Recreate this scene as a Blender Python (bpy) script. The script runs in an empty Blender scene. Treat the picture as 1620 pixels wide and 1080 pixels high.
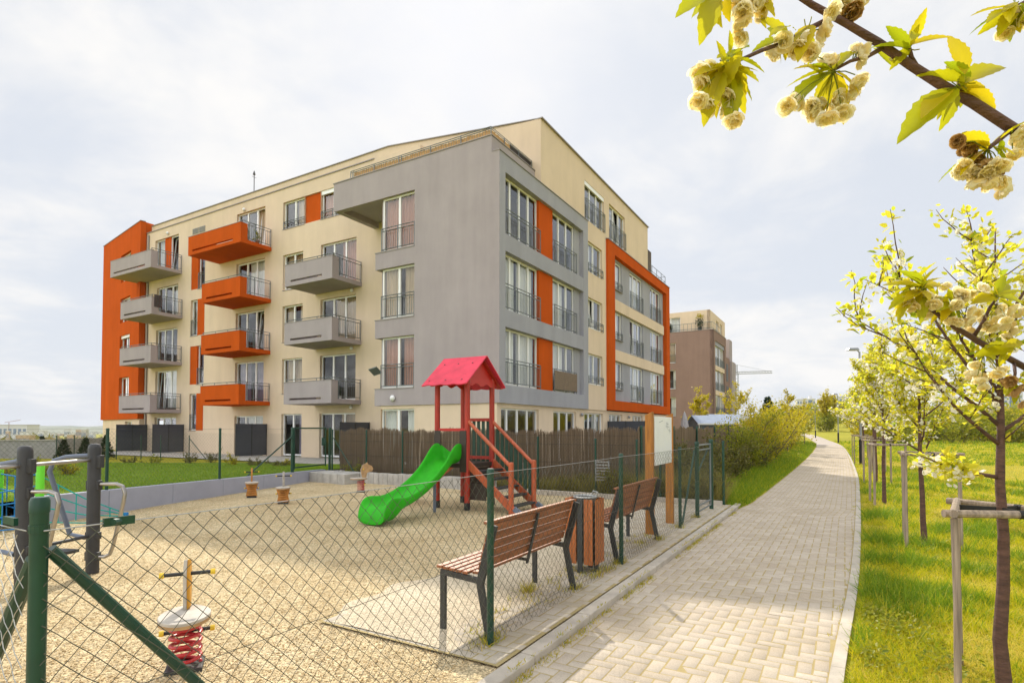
import bpy, bmesh, math, random
import numpy as np
from mathutils import Vector, Matrix
rnd = random.Random(7)
scene = bpy.context.scene
COL = scene.collection
R = math.radians

# ------------------------------------------------------------------ camera model
F = 890.0; PITCH = R(1.5); HCAM = 1.6
PY0 = 677 - F * math.tan(PITCH)
def ray(px, py):
    x = (px - 810) / F; y = (PY0 - py) / F; c, s = math.cos(PITCH), math.sin(PITCH)
    return (x, c - y * s, s + y * c)
def G(px, py, z=0.0):
    d = ray(px, py); k = (z - HCAM) / d[2]
    return (d[0] * k, d[1] * k)
def at(px, py, Y):
    d = ray(px, py); k = Y / d[1]
    return Vector((d[0] * k, Y, HCAM + d[2] * k))
_vu = (1334 - 810) / F * math.cos(PITCH); _n = math.hypot(_vu, 1)
U = (_vu / _n, 1 / _n); V = (-U[1], U[0])
ROT = math.atan2(U[1], U[0])
FO = (-0.16, 4.2)                       # origin of the fence line, s along it, v to the playground
def W2(s, v, z=0.0):
    return Vector((FO[0] + s * U[0] + v * V[0], FO[1] + s * U[1] + v * V[1], z))
def SV(x, y):
    a, b = x - FO[0], y - FO[1]
    return (a * U[0] + b * U[1], a * V[0] + b * V[1])

# ------------------------------------------------------------------ mesh builder
class MB:
    def __init__(s): s.v = []; s.f = []; s.smooth = False
    def add(s, vs, fs):
        o = len(s.v); s.v.extend([tuple(p) for p in vs]); s.f.extend([tuple(i + o for i in f) for f in fs]); return s
    def box8(s, p):   # 0-3 bottom ring, 4-7 top ring
        return s.add(p, [(3,2,1,0),(4,5,6,7),(0,1,5,4),(1,2,6,5),(2,3,7,6),(3,0,4,7)])
    def box(s, x0, x1, y0, y1, z0, z1):
        return s.box8([(x0,y0,z0),(x1,y0,z0),(x1,y1,z0),(x0,y1,z0),(x0,y0,z1),(x1,y0,z1),(x1,y1,z1),(x0,y1,z1)])
    def bar(s, a, b, w, h, up=(0,0,1)):   # rectangular bar between two points
        a = Vector(a); b = Vector(b); d = (b - a).normalized(); up = Vector(up)
        sd = d.cross(up)
        if sd.length < 1e-4: sd = d.cross(Vector((1,0,0)))
        sd.normalize(); u = sd.cross(d).normalized(); sd *= w / 2; u *= h / 2
        return s.box8([a-sd-u, a+sd-u, b+sd-u, b-sd-u, a-sd+u, a+sd+u, b+sd+u, b-sd+u])
    def tube(s, pts, r, n=8, cap=True):
        pts = [Vector(p) for p in pts]; m = len(pts)
        rs = r if isinstance(r, (list, tuple)) else [r] * m
        t0 = (pts[1] - pts[0]).normalized()
        ref = Vector((0,0,1)) if abs(t0.z) < .9 else Vector((1,0,0))
        nrm = t0.cross(ref).normalized(); vs = []; fs = []
        for i, p in enumerate(pts):
            t = (pts[min(i+1, m-1)] - pts[max(i-1, 0)])
            t = t.normalized() if t.length > 1e-9 else t0
            nrm = (nrm - t * nrm.dot(t))
            nrm = nrm.normalized() if nrm.length > 1e-6 else t.cross(Vector((0.3,0.5,0.8))).normalized()
            b = t.cross(nrm)
            for k in range(n):
                a = 2 * math.pi * k / n
                vs.append(p + (nrm * math.cos(a) + b * math.sin(a)) * rs[i])
        for i in range(m - 1):
            for k in range(n):
                k2 = (k + 1) % n
                fs.append((i*n+k, i*n+k2, (i+1)*n+k2, (i+1)*n+k))
        if cap: fs.append(tuple(range(n-1, -1, -1))); fs.append(tuple((m-1)*n + k for k in range(n)))
        return s.add(vs, fs)
    def prism(s, poly, z0, z1):   # polygon in xy, ccw
        n = len(poly)
        vs = [(p[0], p[1], z0) for p in poly] + [(p[0], p[1], z1) for p in poly]
        fs = [tuple(range(n-1,-1,-1)), tuple(range(n, 2*n))] + [(i, (i+1)%n, n+(i+1)%n, n+i) for i in range(n)]
        return s.add(vs, fs)
    def extr(s, poly3, off):      # planar polygon in 3d extruded by a vector
        n = len(poly3); off = Vector(off)
        vs = [Vector(p) for p in poly3] + [Vector(p) + off for p in poly3]
        fs = [tuple(range(n-1,-1,-1)), tuple(range(n, 2*n))] + [(i, (i+1)%n, n+(i+1)%n, n+i) for i in range(n)]
        return s.add(vs, fs)
    def lathe(s, prof, n=16, c=(0,0,0)):
        vs = []; fs = []; m = len(prof)
        for r, z in prof:
            for k in range(n):
                a = 2*math.pi*k/n; vs.append((c[0]+r*math.cos(a), c[1]+r*math.sin(a), c[2]+z))
        for i in range(m-1):
            for k in range(n):
                k2 = (k+1) % n; fs.append((i*n+k, i*n+k2, (i+1)*n+k2, (i+1)*n+k))
        fs.append(tuple(range(n-1,-1,-1))); fs.append(tuple((m-1)*n+k for k in range(n)))
        return s.add(vs, fs)
    def build(s, name, mat, parent=None, smooth=False, bevel=0, recalc=True, loc=None, rotz=0):
        me = bpy.data.meshes.new(name); me.from_pydata(s.v, [], s.f)
        if recalc:
            bm = bmesh.new(); bm.from_mesh(me); bmesh.ops.recalc_face_normals(bm, faces=bm.faces); bm.to_mesh(me); bm.free()
        me.materials.append(mat)
        if smooth: me.shade_smooth()
        o = bpy.data.objects.new(name, me); COL.objects.link(o)
        if parent is not None: o.parent = parent
        if loc is not None: o.location = loc
        o.rotation_euler.z = rotz
        if smooth == 'auto':
            me.shade_smooth(); mod = o.modifiers.new('split', 'EDGE_SPLIT'); mod.split_angle = R(35)
        if bevel:
            mod = o.modifiers.new('bevel', 'BEVEL'); mod.width = bevel; mod.segments = 2; mod.limit_method = 'ANGLE'; mod.angle_limit = R(40)
        return o

def tag(o, label=None, cat=None, group=None, kind=None):
    if label: o['label'] = label
    if cat: o['category'] = cat
    if group: o['group'] = group
    if kind: o['kind'] = kind
    return o
def thing(name, label, cat, loc=(0,0,0), rz=0, group=None):
    o = bpy.data.objects.new(name, None); COL.objects.link(o)
    o.empty_display_size = .2; o.location = loc; o.rotation_euler.z = rz
    return tag(o, label, cat, group)
def copy_thing(src, loc, rz=None, label=None):
    c = src.copy(); COL.objects.link(c); c.location = loc
    if rz is not None: c.rotation_euler.z = rz
    if label: c['label'] = label
    for ch in list(src.children):
        d = ch.copy(); COL.objects.link(d); d.parent = c
        for g in list(ch.children):
            e = g.copy(); COL.objects.link(e); e.parent = d
    return c

# fast uniform-polygon mesh
def np_mesh(name, Vt, Ft, mat, parent=None, smooth=False):
    Vt = np.asarray(Vt, np.float32); Ft = np.asarray(Ft, np.int32)
    me = bpy.data.meshes.new(name); k = Ft.shape[1]
    me.vertices.add(len(Vt)); me.vertices.foreach_set('co', Vt.ravel())
    me.loops.add(Ft.size); me.loops.foreach_set('vertex_index', Ft.ravel())
    me.polygons.add(len(Ft)); me.polygons.foreach_set('loop_start', np.arange(0, Ft.size, k, dtype=np.int32))
    me.polygons.foreach_set('loop_total', np.full(len(Ft), k, np.int32))
    me.update(calc_edges=True); me.validate()
    me.materials.append(mat)
    if smooth: me.shade_smooth()
    o = bpy.data.objects.new(name, me); COL.objects.link(o)
    if parent is not None: o.parent = parent
    return o
NR = np.random.default_rng(11)
def unit(a): return a / np.maximum(np.linalg.norm(a, axis=1, keepdims=True), 1e-9)
def frames(d, nrm):
    """rotation matrices with y along d and z near nrm"""
    d = unit(d); x = unit(np.cross(d, nrm)); z = np.cross(x, d)
    return np.stack([x, d, z], axis=2)
def scatter_mesh(name, tv, tf, pos, rot, scl, mat, parent=None, smooth=False):
    tv = np.asarray(tv, np.float32); tf = np.asarray(tf, np.int32); m = len(pos)
    if np.ndim(scl) == 1: scl = scl[:, None]
    P = np.einsum('mij,mnj->mni', rot, tv[None] * np.broadcast_to(scl, (m, scl.shape[1]))[:, None, :]) + pos[:, None, :]
    Fs = tf[None] + (np.arange(m) * len(tv))[:, None, None]
    return np_mesh(name, P.reshape(-1, 3), Fs.reshape(-1, tf.shape[1]), mat, parent, smooth)

LEAF_V = [(0,0,0),(-.26,.3,.05),(-.2,.68,.03),(0,1,-.1),(.2,.68,.03),(.26,.3,.05),(0,.34,-.03),(0,.7,-.05)]
LEAF_F = [(0,6,1,1),(1,6,7,2),(2,7,3,3),(0,5,6,6),(5,4,7,6),(4,3,7,7)]
LEAF_T = [(0,6,1),(1,6,7),(1,7,2),(2,7,3),(0,5,6),(5,7,6),(5,4,7),(4,3,7)]
DIA_V = [(0,0,0),(-.3,.45,.1),(0,1,-.05),(.3,.45,.1)]
DIA_F = [(0,2,1),(0,3,2)]

# ------------------------------------------------------------------ materials
def nodes(m):
    m.use_nodes = True; return m.node_tree.nodes, m.node_tree.links
def mat(name, col, rough=.6, var=0, vscale=3, bump=0, bscale=60, metal=0, stretch=None, col2=None, spec=.5, coat=0):
    m = bpy.data.materials.new(name); N, L = nodes(m); b = N['Principled BSDF']
    b.inputs['Base Color'].default_value = (*col, 1); b.inputs['Roughness'].default_value = rough
    b.inputs['Metallic'].default_value = metal; b.inputs['Specular IOR Level'].default_value = spec
    b.inputs['Coat Weight'].default_value = coat
    tc = N.new('ShaderNodeTexCoord'); src = tc.outputs['Object']
    if stretch:
        mp = N.new('ShaderNodeMapping'); mp.inputs['Scale'].default_value = stretch; L.new(src, mp.inputs[0]); src = mp.outputs[0]
    if var or col2:
        n = N.new('ShaderNodeTexNoise'); n.inputs['Scale'].default_value = vscale; n.inputs['Detail'].default_value = 5; n.inputs['Roughness'].default_value = .6
        L.new(src, n.inputs['Vector'])
        cr = N.new('ShaderNodeValToRGB'); L.new(n.outputs['Fac'], cr.inputs[0])
        a = tuple(max(0, c * (1 - var)) for c in col); c2 = col2 or tuple(c * (1 + var) for c in col)
        cr.color_ramp.elements[0].position = .3; cr.color_ramp.elements[1].position = .7
        cr.color_ramp.elements[0].color = (*a, 1); cr.color_ramp.elements[1].color = (*c2, 1)
        L.new(cr.outputs[0], b.inputs['Base Color'])
    if bump:
        n2 = N.new('ShaderNodeTexNoise'); n2.inputs['Scale'].default_value = bscale; n2.inputs['Detail'].default_value = 3
        L.new(src, n2.inputs['Vector'])
        bp = N.new('ShaderNodeBump'); bp.inputs['Strength'].default_value = bump; bp.inputs['Distance'].default_value = .02
        L.new(n2.outputs['Fac'], bp.inputs['Height']); L.new(bp.outputs[0], b.inputs['Normal'])
    return m
def stucco(name, col, stain=.12, lo=None):
    """rendered facade: broad mottling, faint vertical weather streaks, fine grain"""
    m = bpy.data.materials.new(name); N, L = nodes(m); b = N['Principled BSDF']
    b.inputs['Roughness'].default_value = .95; b.inputs['Specular IOR Level'].default_value = .04
    tc = N.new('ShaderNodeTexCoord')
    def noise(scale, st, det=5):
        mp = N.new('ShaderNodeMapping'); mp.inputs['Scale'].default_value = st; L.new(tc.outputs['Object'], mp.inputs[0])
        n = N.new('ShaderNodeTexNoise'); n.inputs['Scale'].default_value = scale; n.inputs['Detail'].default_value = det; n.inputs['Roughness'].default_value = .65
        L.new(mp.outputs[0], n.inputs['Vector']); return n.outputs['Fac']
    a = noise(.5, (1,1,1)); s = noise(1.6, (1,1,.12)); g = noise(45, (1,1,1), 2)
    add = N.new('ShaderNodeMath'); add.operation = 'ADD'; L.new(a, add.inputs[0]); L.new(s, add.inputs[1])
    add2 = N.new('ShaderNodeMath'); add2.operation = 'MULTIPLY_ADD'; L.new(g, add2.inputs[0]); add2.inputs[1].default_value = .5; L.new(add.outputs[0], add2.inputs[2])
    mr = N.new('ShaderNodeMapRange'); L.new(add2.outputs[0], mr.inputs[0]); mr.inputs[1].default_value = .9; mr.inputs[2].default_value = 1.6
    mr.inputs[3].default_value = 1 - stain * 1.5; mr.inputs[4].default_value = 1 + stain * .6
    mx = N.new('ShaderNodeMix'); mx.data_type = 'RGBA'; mx.blend_type = 'MULTIPLY'; mx.inputs[0].default_value = 1
    mx.inputs[6].default_value = (*col, 1); L.new(mr.outputs[0], mx.inputs[7]); L.new(mx.outputs[2], b.inputs['Base Color'])
    bp = N.new('ShaderNodeBump'); bp.inputs['Strength'].default_value = .25; bp.inputs['Distance'].default_value = .006
    n2 = noise(180, (1,1,1), 2); L.new(n2, bp.inputs['Height']); L.new(bp.outputs[0], b.inputs['Normal'])
    return m
def leafmat(name, cols, trans=.5, rough=.5):
    m = bpy.data.materials.new(name); N, L = nodes(m); N.remove(N['Principled BSDF']); out = N['Material Output']
    g = N.new('ShaderNodeNewGeometry'); cr = N.new('ShaderNodeValToRGB'); L.new(g.outputs['Random Per Island'], cr.inputs[0])
    e = cr.color_ramp.elements; k = len(cols)
    while len(e) < k: e.new(.5)
    for i, c in enumerate(cols): e[i].position = i / max(1, k-1); e[i].color = (*c, 1)
    d = N.new('ShaderNodeBsdfPrincipled'); d.inputs['Roughness'].default_value = rough; d.inputs['Specular IOR Level'].default_value = .3
    t = N.new('ShaderNodeBsdfTranslucent'); ms = N.new('ShaderNodeMixShader'); ms.inputs[0].default_value = trans
    L.new(cr.outputs[0], d.inputs['Base Color']); L.new(cr.outputs[0], t.inputs['Color'])
    L.new(d.outputs[0], ms.inputs[1]); L.new(t.outputs[0], ms.inputs[2]); L.new(ms.outputs[0], out.inputs['Surface'])
    return m
def glassmat(name, tint=(.88,.91,.9), refl=1.0):
    m = bpy.data.materials.new(name); N, L = nodes(m); N.remove(N['Principled BSDF']); out = N['Material Output']
    t = N.new('ShaderNodeBsdfTransparent'); t.inputs[0].default_value = (*tint, 1)
    g = N.new('ShaderNodeBsdfGlossy'); g.inputs['Roughness'].default_value = .015; g.inputs[0].default_value = (.95,.97,1,1)
    gm = N.new('ShaderNodeNewGeometry'); dt = N.new('ShaderNodeVectorMath'); dt.operation = 'DOT_PRODUCT'; L.new(gm.outputs['Incoming'], dt.inputs[0]); L.new(gm.outputs['True Normal'], dt.inputs[1])
    ab = N.new('ShaderNodeMath'); ab.operation = 'ABSOLUTE'; L.new(dt.outputs['Value'], ab.inputs[0])
    om = N.new('ShaderNodeMath'); om.operation = 'SUBTRACT'; om.inputs[0].default_value = 1; L.new(ab.outputs[0], om.inputs[1])
    pw = N.new('ShaderNodeMath'); pw.operation = 'POWER'; L.new(om.outputs[0], pw.inputs[0]); pw.inputs[1].default_value = 4
    mu = N.new('ShaderNodeMath'); mu.operation = 'MULTIPLY_ADD'; L.new(pw.outputs[0], mu.inputs[0]); mu.inputs[1].default_value = 1.7 * refl; mu.inputs[2].default_value = .04 * refl; mu.use_clamp = True
    tcn = N.new('ShaderNodeTexCoord'); nz = N.new('ShaderNodeTexNoise'); nz.inputs['Scale'].default_value = 1.2; L.new(tcn.outputs['Object'], nz.inputs['Vector'])
    bp = N.new('ShaderNodeBump'); bp.inputs['Strength'].default_value = .06; bp.inputs['Distance'].default_value = .05; L.new(nz.outputs['Fac'], bp.inputs['Height']); L.new(bp.outputs[0], g.inputs['Normal'])
    ms = N.new('ShaderNodeMixShader'); L.new(mu.outputs[0], ms.inputs[0]); L.new(t.outputs[0], ms.inputs[1]); L.new(g.outputs[0], ms.inputs[2])
    L.new(ms.outputs[0], out.inputs['Surface']); return m
def bricks_mat(name, cols, dirt):
    """pavers: colour per paver, blotches of dirt, grain"""
    m = bpy.data.materials.new(name); N, L = nodes(m); b = N['Principled BSDF']; b.inputs['Roughness'].default_value = .9
    b.inputs['Specular IOR Level'].default_value = .25
    g = N.new('ShaderNodeNewGeometry'); cr = N.new('ShaderNodeValToRGB'); L.new(g.outputs['Random Per Island'], cr.inputs[0])
    cr.color_ramp.elements[0].color = (*cols[0], 1); cr.color_ramp.elements[1].color = (*cols[1], 1)
    tc = N.new('ShaderNodeTexCoord'); n = N.new('ShaderNodeTexNoise'); n.inputs['Scale'].default_value = 1.1; n.inputs['Detail'].default_value = 8; n.inputs['Roughness'].default_value = .7
    L.new(tc.outputs['Object'], n.inputs['Vector'])
    mr = N.new('ShaderNodeMapRange'); L.new(n.outputs['Fac'], mr.inputs[0]); mr.inputs[1].default_value = .45; mr.inputs[2].default_value = .72; mr.inputs[4].default_value = .7
    mx = N.new('ShaderNodeMix'); mx.data_type = 'RGBA'; L.new(mr.outputs[0], mx.inputs[0]); L.new(cr.outputs[0], mx.inputs[6]); mx.inputs[7].default_value = (*dirt, 1)
    n3 = N.new('ShaderNodeTexNoise'); n3.inputs['Scale'].default_value = 160; n3.inputs['Detail'].default_value = 2; L.new(tc.outputs['Object'], n3.inputs['Vector'])
    mr3 = N.new('ShaderNodeMapRange'); L.new(n3.outputs['Fac'], mr3.inputs[0]); mr3.inputs[1].default_value = .3; mr3.inputs[2].default_value = .7; mr3.inputs[3].default_value = .82; mr3.inputs[4].default_value = 1.1
    mx3 = N.new('ShaderNodeMix'); mx3.data_type = 'RGBA'; mx3.blend_type = 'MULTIPLY'; mx3.inputs[0].default_value = 1; L.new(mx.outputs[2], mx3.inputs[6]); L.new(mr3.outputs[0], mx3.inputs[7])
    L.new(mx3.outputs[2], b.inputs['Base Color'])
    bp = N.new('ShaderNodeBump'); bp.inputs['Strength'].default_value = .35; bp.inputs['Distance'].default_value = .004; L.new(n3.outputs['Fac'], bp.inputs['Height']); L.new(bp.outputs[0], b.inputs['Normal'])
    return m
def multi_ground(name, cols, scales, bump=.6, bdist=.03, vor=None):
    """soil / gravel / turf base: two noises through a ramp, bump; vor = voronoi scale for stones"""
    m = bpy.data.materials.new(name); N, L = nodes(m); b = N['Principled BSDF']; b.inputs['Roughness'].default_value = .95; b.inputs['Specular IOR Level'].default_value = .15
    tc = N.new('ShaderNodeTexCoord')
    def nz(s, d=6):
        n = N.new('ShaderNodeTexNoise'); n.inputs['Scale'].default_value = s; n.inputs['Detail'].default_value = d; n.inputs['Roughness'].default_value = .65
        L.new(tc.outputs['Object'], n.inputs['Vector']); return n.outputs['Fac']
    a, c = nz(scales[0]), nz(scales[1])
    mx = N.new('ShaderNodeMix'); mx.data_type = 'FLOAT'; mx.inputs[0].default_value = .5; L.new(a, mx.inputs[2]); L.new(c, mx.inputs[3])
    h = mx.outputs[0]
    cr = N.new('ShaderNodeValToRGB'); e = cr.color_ramp.elements
    while len(e) < len(cols): e.new(.5)
    for i, cc in enumerate(cols): e[i].position = .3 + .4 * i / (len(cols)-1); e[i].color = (*cc, 1)
    L.new(h, cr.inputs[0]); colout = cr.outputs[0]; height = c
    if vor:
        v = N.new('ShaderNodeTexVoronoi'); v.inputs['Scale'].default_value = vor; L.new(tc.outputs['Object'], v.inputs['Vector'])
        sep = N.new('ShaderNodeSeparateColor'); L.new(v.outputs['Color'], sep.inputs[0])
        mr = N.new('ShaderNodeMapRange'); L.new(sep.outputs[0], mr.inputs[0]); mr.inputs[3].default_value = .55; mr.inputs[4].default_value = 1.35
        m2 = N.new('ShaderNodeMix'); m2.data_type = 'RGBA'; m2.blend_type = 'MULTIPLY'; m2.inputs[0].default_value = 1; L.new(colout, m2.inputs[6]); L.new(mr.outputs[0], m2.inputs[7])
        colout = m2.outputs[2]
        inv = N.new('ShaderNodeMath'); inv.operation = 'SUBTRACT'; inv.inputs[0].default_value = 1; L.new(v.outputs['Distance'], inv.inputs[1]); height = inv.outputs[0]
    L.new(colout, b.inputs['Base Color'])
    bp = N.new('ShaderNodeBump'); bp.inputs['Strength'].default_value = bump; bp.inputs['Distance'].default_value = bdist; L.new(height, bp.inputs['Height']); L.new(bp.outputs[0], b.inputs['Normal'])
    return m

M = {}
M['grey'] = stucco('grey_render', (.385,.385,.42), .1)
M['grey2'] = stucco('grey_render_light', (.42,.37,.375), .1)
M['cream'] = stucco('cream_render', (.76,.615,.455), .08)
M['orange'] = stucco('orange_render', (.575,.1,.013), .12)
M['brown'] = stucco('brown_render', (.3,.205,.17), .1)
M['white_pvc'] = mat('white_window_frame', (.88,.88,.87), .35)
M['glass'] = glassmat('window_glass')
M['steel'] = mat('galvanised_railing', (.17,.19,.19), .45, metal=.4, var=.15, vscale=4)
M['coping'] = mat('metal_coping', (.3,.27,.25), .5, metal=.3)
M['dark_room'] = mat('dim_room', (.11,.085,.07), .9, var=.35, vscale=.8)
M['cur_white'] = mat('white_curtain', (.85,.83,.79), .9, var=.12, vscale=3, stretch=(6,6,.3))
M['cur_beige'] = mat('beige_curtain', (.6,.46,.32), .9, var=.2, vscale=3, stretch=(6,6,.3))
M['cur_red'] = mat('red_curtain', (.55,.29,.21), .9, var=.2, vscale=3, stretch=(6,6,.3))
M['cur_mauve'] = mat('mauve_curtain', (.32,.27,.36), .9, var=.2, vscale=3, stretch=(6,6,.3))
M['reed'] = mat('dry_reed', (.2,.145,.095), .9, var=.45, vscale=8, stretch=(14,14,.7))
M['tan_mat'] = mat('tan_reed_screen', (.62,.38,.17), .9, var=.25, vscale=6, stretch=(12,12,1))
M['dark_mat'] = mat('dark_woven_screen', (.07,.055,.055), .9, var=.3, vscale=20)
M['screen'] = mat('slate_grey_privacy_panel', (.055,.06,.075), .5, var=.1)
M['green_metal'] = mat('dark_green_coated_steel', (.007,.05,.028), .38, var=.2, vscale=5, bump=.05, bscale=30)
M['wire'] = mat('green_fence_wire', (.075,.08,.055), .4, metal=.2)
M['wire_top'] = mat('bare_tension_wire', (.45,.45,.42), .4, metal=.7)
M['wood_bench'] = mat('varnished_brown_board', (.30,.105,.038), .5, var=.4, vscale=5, bump=.15, bscale=30, stretch=(.5,6,6))
M['wood_bin'] = mat('orange_brown_slat', (.42,.125,.03), .5, var=.3, vscale=5, bump=.15, bscale=30, stretch=(6,6,.5))
M['wood_board'] = mat('ochre_stained_post', (.38,.15,.02), .6, var=.35, vscale=5, bump=.2, bscale=30, stretch=(6,6,.5))
M['iron'] = mat('anthracite_iron', (.035,.037,.038), .45, var=.25, vscale=8)
M['zinc'] = mat('zinc_liner', (.4,.4,.38), .4, metal=.6)
M['red_wood'] = mat('red_brown_painted_timber', (.38,.03,.012), .5, var=.35, vscale=6, bump=.12, bscale=25, stretch=(5,5,.6))
M['red_rail_wood'] = mat('orange_red_handrail', (.46,.10,.035), .45, var=.3, vscale=6, bump=.12, bscale=25, stretch=(5,5,.6))
M['red_pink'] = mat('pinkish_red_roof_panel', (.70,.042,.085), .62, var=.18)
M['red_rail'] = mat('bright_red_panel', (.5,.02,.012), .4)
M['green_slide'] = mat('green_plastic', (.03,.4,.012), .5, var=.14, vscale=5, spec=.2, bump=.05)
M['green_plank'] = mat('dark_green_plank', (.018,.06,.035), .55, var=.25, vscale=6)
M['brown_panel'] = mat('dark_brown_panel', (.04,.028,.02), .6, var=.2)
M['bolt'] = mat('bolt_head', (.3,.08,.1), .4, metal=.5)
M['red_steel'] = mat('red_coated_spring', (.5,.02,.025), .3, coat=.3)
M['ply'] = mat('weathered_plywood', (.48,.44,.38), .7, var=.22, vscale=7, bump=.1)
M['ply_edge'] = mat('tan_plywood_edge', (.42,.26,.12), .7, var=.3, vscale=9)
M['ply_yellow'] = mat('yellow_orange_plywood', (.62,.3,.03), .6, var=.2, vscale=6)
M['ply_orange'] = mat('orange_plywood', (.55,.24,.05), .6, var=.3, vscale=6)
M['black_rubber'] = mat('black_grip', (.02,.02,.02), .6)
M['yellow'] = mat('yellow_cap', (.75,.52,.02), .4)
M['gym'] = mat('anthracite_powder_coat', (.036,.037,.04), .45, var=.15, vscale=8, bump=.1, bscale=90)
M['gym_blue'] = mat('blue_grey_powder_coat', (.13,.16,.22), .4, var=.1)
M['chrome'] = mat('brushed_steel_tube', (.38,.36,.34), .28, metal=.9, var=.15, vscale=5)
M['lime'] = mat('lime_green_post', (.13,.62,.012), .35, var=.06)
M['rope_blue'] = mat('blue_rope', (.02,.2,.5), .8, var=.25, vscale=50)
M['rope_teal'] = mat('teal_rope', (.02,.36,.33), .8, var=.25, vscale=50)
M['concrete'] = mat('pale_concrete', (.44,.42,.38), .9, var=.2, vscale=5, bump=.2, bscale=80)
M['kerbstone'] = mat('concrete_kerb', (.46,.41,.34), .9, var=.22, vscale=4, bump=.25, bscale=90)
M['retwall'] = mat('white_concrete_panel', (.36,.37,.44), .7, var=.08, vscale=2)
M['greywall'] = mat('grey_block_wall', (.33,.32,.31), .9, var=.14, vscale=3, bump=.2, bscale=20)
M['white_board'] = mat('white_metal_board', (.86,.88,.9), .35, var=.04)
M['ink'] = mat('faded_marker', (.35,.38,.42), .6)
M['stake'] = mat('weathered_round_timber', (.32,.25,.19), .85, var=.45, vscale=5, bump=.4, bscale=25, stretch=(7,7,.5))
M['bark'] = mat('cherry_bark', (.11,.055,.04), .75, var=.5, vscale=6, bump=.5, bscale=40, stretch=(1.5,1.5,5))
M['bark_grey'] = mat('grey_bark', (.12,.095,.07), .9, var=.4, vscale=8, bump=.3, bscale=30)
M['strap'] = mat('black_rubber_strap', (.015,.015,.015), .7)
M['shed_roof'] = mat('blue_grey_sheet_roof', (.3,.36,.47), .4, var=.1)
M['shed_wall'] = mat('grey_shed_board', (.12,.14,.16), .7, var=.2, vscale=6, stretch=(1,1,6))
M['shed_beige'] = mat('beige_shed_board', (.5,.37,.25), .8, var=.15, vscale=6)
M['white_paint'] = mat('white_paint', (.75,.75,.74), .6)
M['cloth'] = mat('grey_parasol_cloth', (.42,.4,.42), .9, var=.15, vscale=6)
M['lampgrey'] = mat('grey_lamp_metal', (.3,.31,.32), .4, metal=.5)
M['lampblack'] = mat('black_mast_sleeve', (.01,.01,.011), .6)
M['panel_white'] = mat('white_panel_house', (.6,.6,.6), .8, var=.06)
M['panel_blue'] = mat('blue_grey_panel', (.16,.22,.32), .7)
M['pot'] = mat('terracotta_pot', (.3,.12,.06), .8, var=.2)
M['leaf_cherry'] = leafmat('young_cherry_leaf', [(.7,.66,.04),(.8,.72,.05),(.62,.62,.035),(.84,.7,.06),(.34,.44,.03),(.74,.7,.06)], .72)
M['leaf_near'] = leafmat('near_cherry_leaf', [(.6,.52,.01),(.32,.4,.01),(.74,.58,.015),(.5,.5,.012)], .65, .4)
M['petal'] = leafmat('cream_cherry_petal', [(.94,.87,.58),(.95,.9,.68),(.94,.8,.42),(.96,.94,.8)], .78, .7)
M['petal_white'] = leafmat('white_cherry_petal', [(.9,.88,.8),(.93,.92,.88),(.9,.84,.7)], .55, .7)
M['petal_brown'] = leafmat('fading_petal', [(.5,.3,.1),(.62,.42,.16),(.36,.2,.07)], .4, .8)
M['leaf_yellow'] = leafmat('yellow_green_leaf', [(.5,.42,.015),(.6,.49,.02),(.36,.36,.015),(.64,.48,.03)], .5)
M['leaf_olive'] = leafmat('olive_leaf', [(.16,.16,.03),(.22,.2,.035),(.11,.12,.03),(.26,.2,.06)], .4)
M['leaf_mid'] = leafmat('mid_green_leaf', [(.27,.3,.02),(.36,.36,.025),(.18,.23,.02),(.42,.38,.03)], .45)
M['leaf_dark'] = leafmat('dark_conifer_leaf', [(.025,.045,.018),(.035,.06,.02),(.05,.06,.025)], .15)
M['leaf_fir'] = leafmat('blue_fir_needle', [(.035,.08,.055),(.05,.1,.06)], .15)
M['blade'] = leafmat('grass_blade', [(.58,.52,.012),(.46,.47,.012),(.68,.56,.02),(.34,.42,.012),(.72,.58,.05)], .45)
M['blade_green'] = leafmat('green_grass_blade', [(.11,.22,.01),(.17,.3,.012),(.24,.35,.016),(.34,.38,.025)], .4)
M['blade_dry'] = leafmat('dry_grass_blade', [(.66,.54,.06),(.72,.57,.12),(.6,.52,.03)], .4)
CLOUD_SEED, CLOUD_BASE, FILL_OVER, FILL_BACK, HAZE_MIX, HAZE_COL, SUN_E, EXPO, HAZE_D = 3.3, 6.5, 11.5, 16.5, .95, (4.85,5.15,5.65,1), 3.15, 0.6, 0.0001
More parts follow.
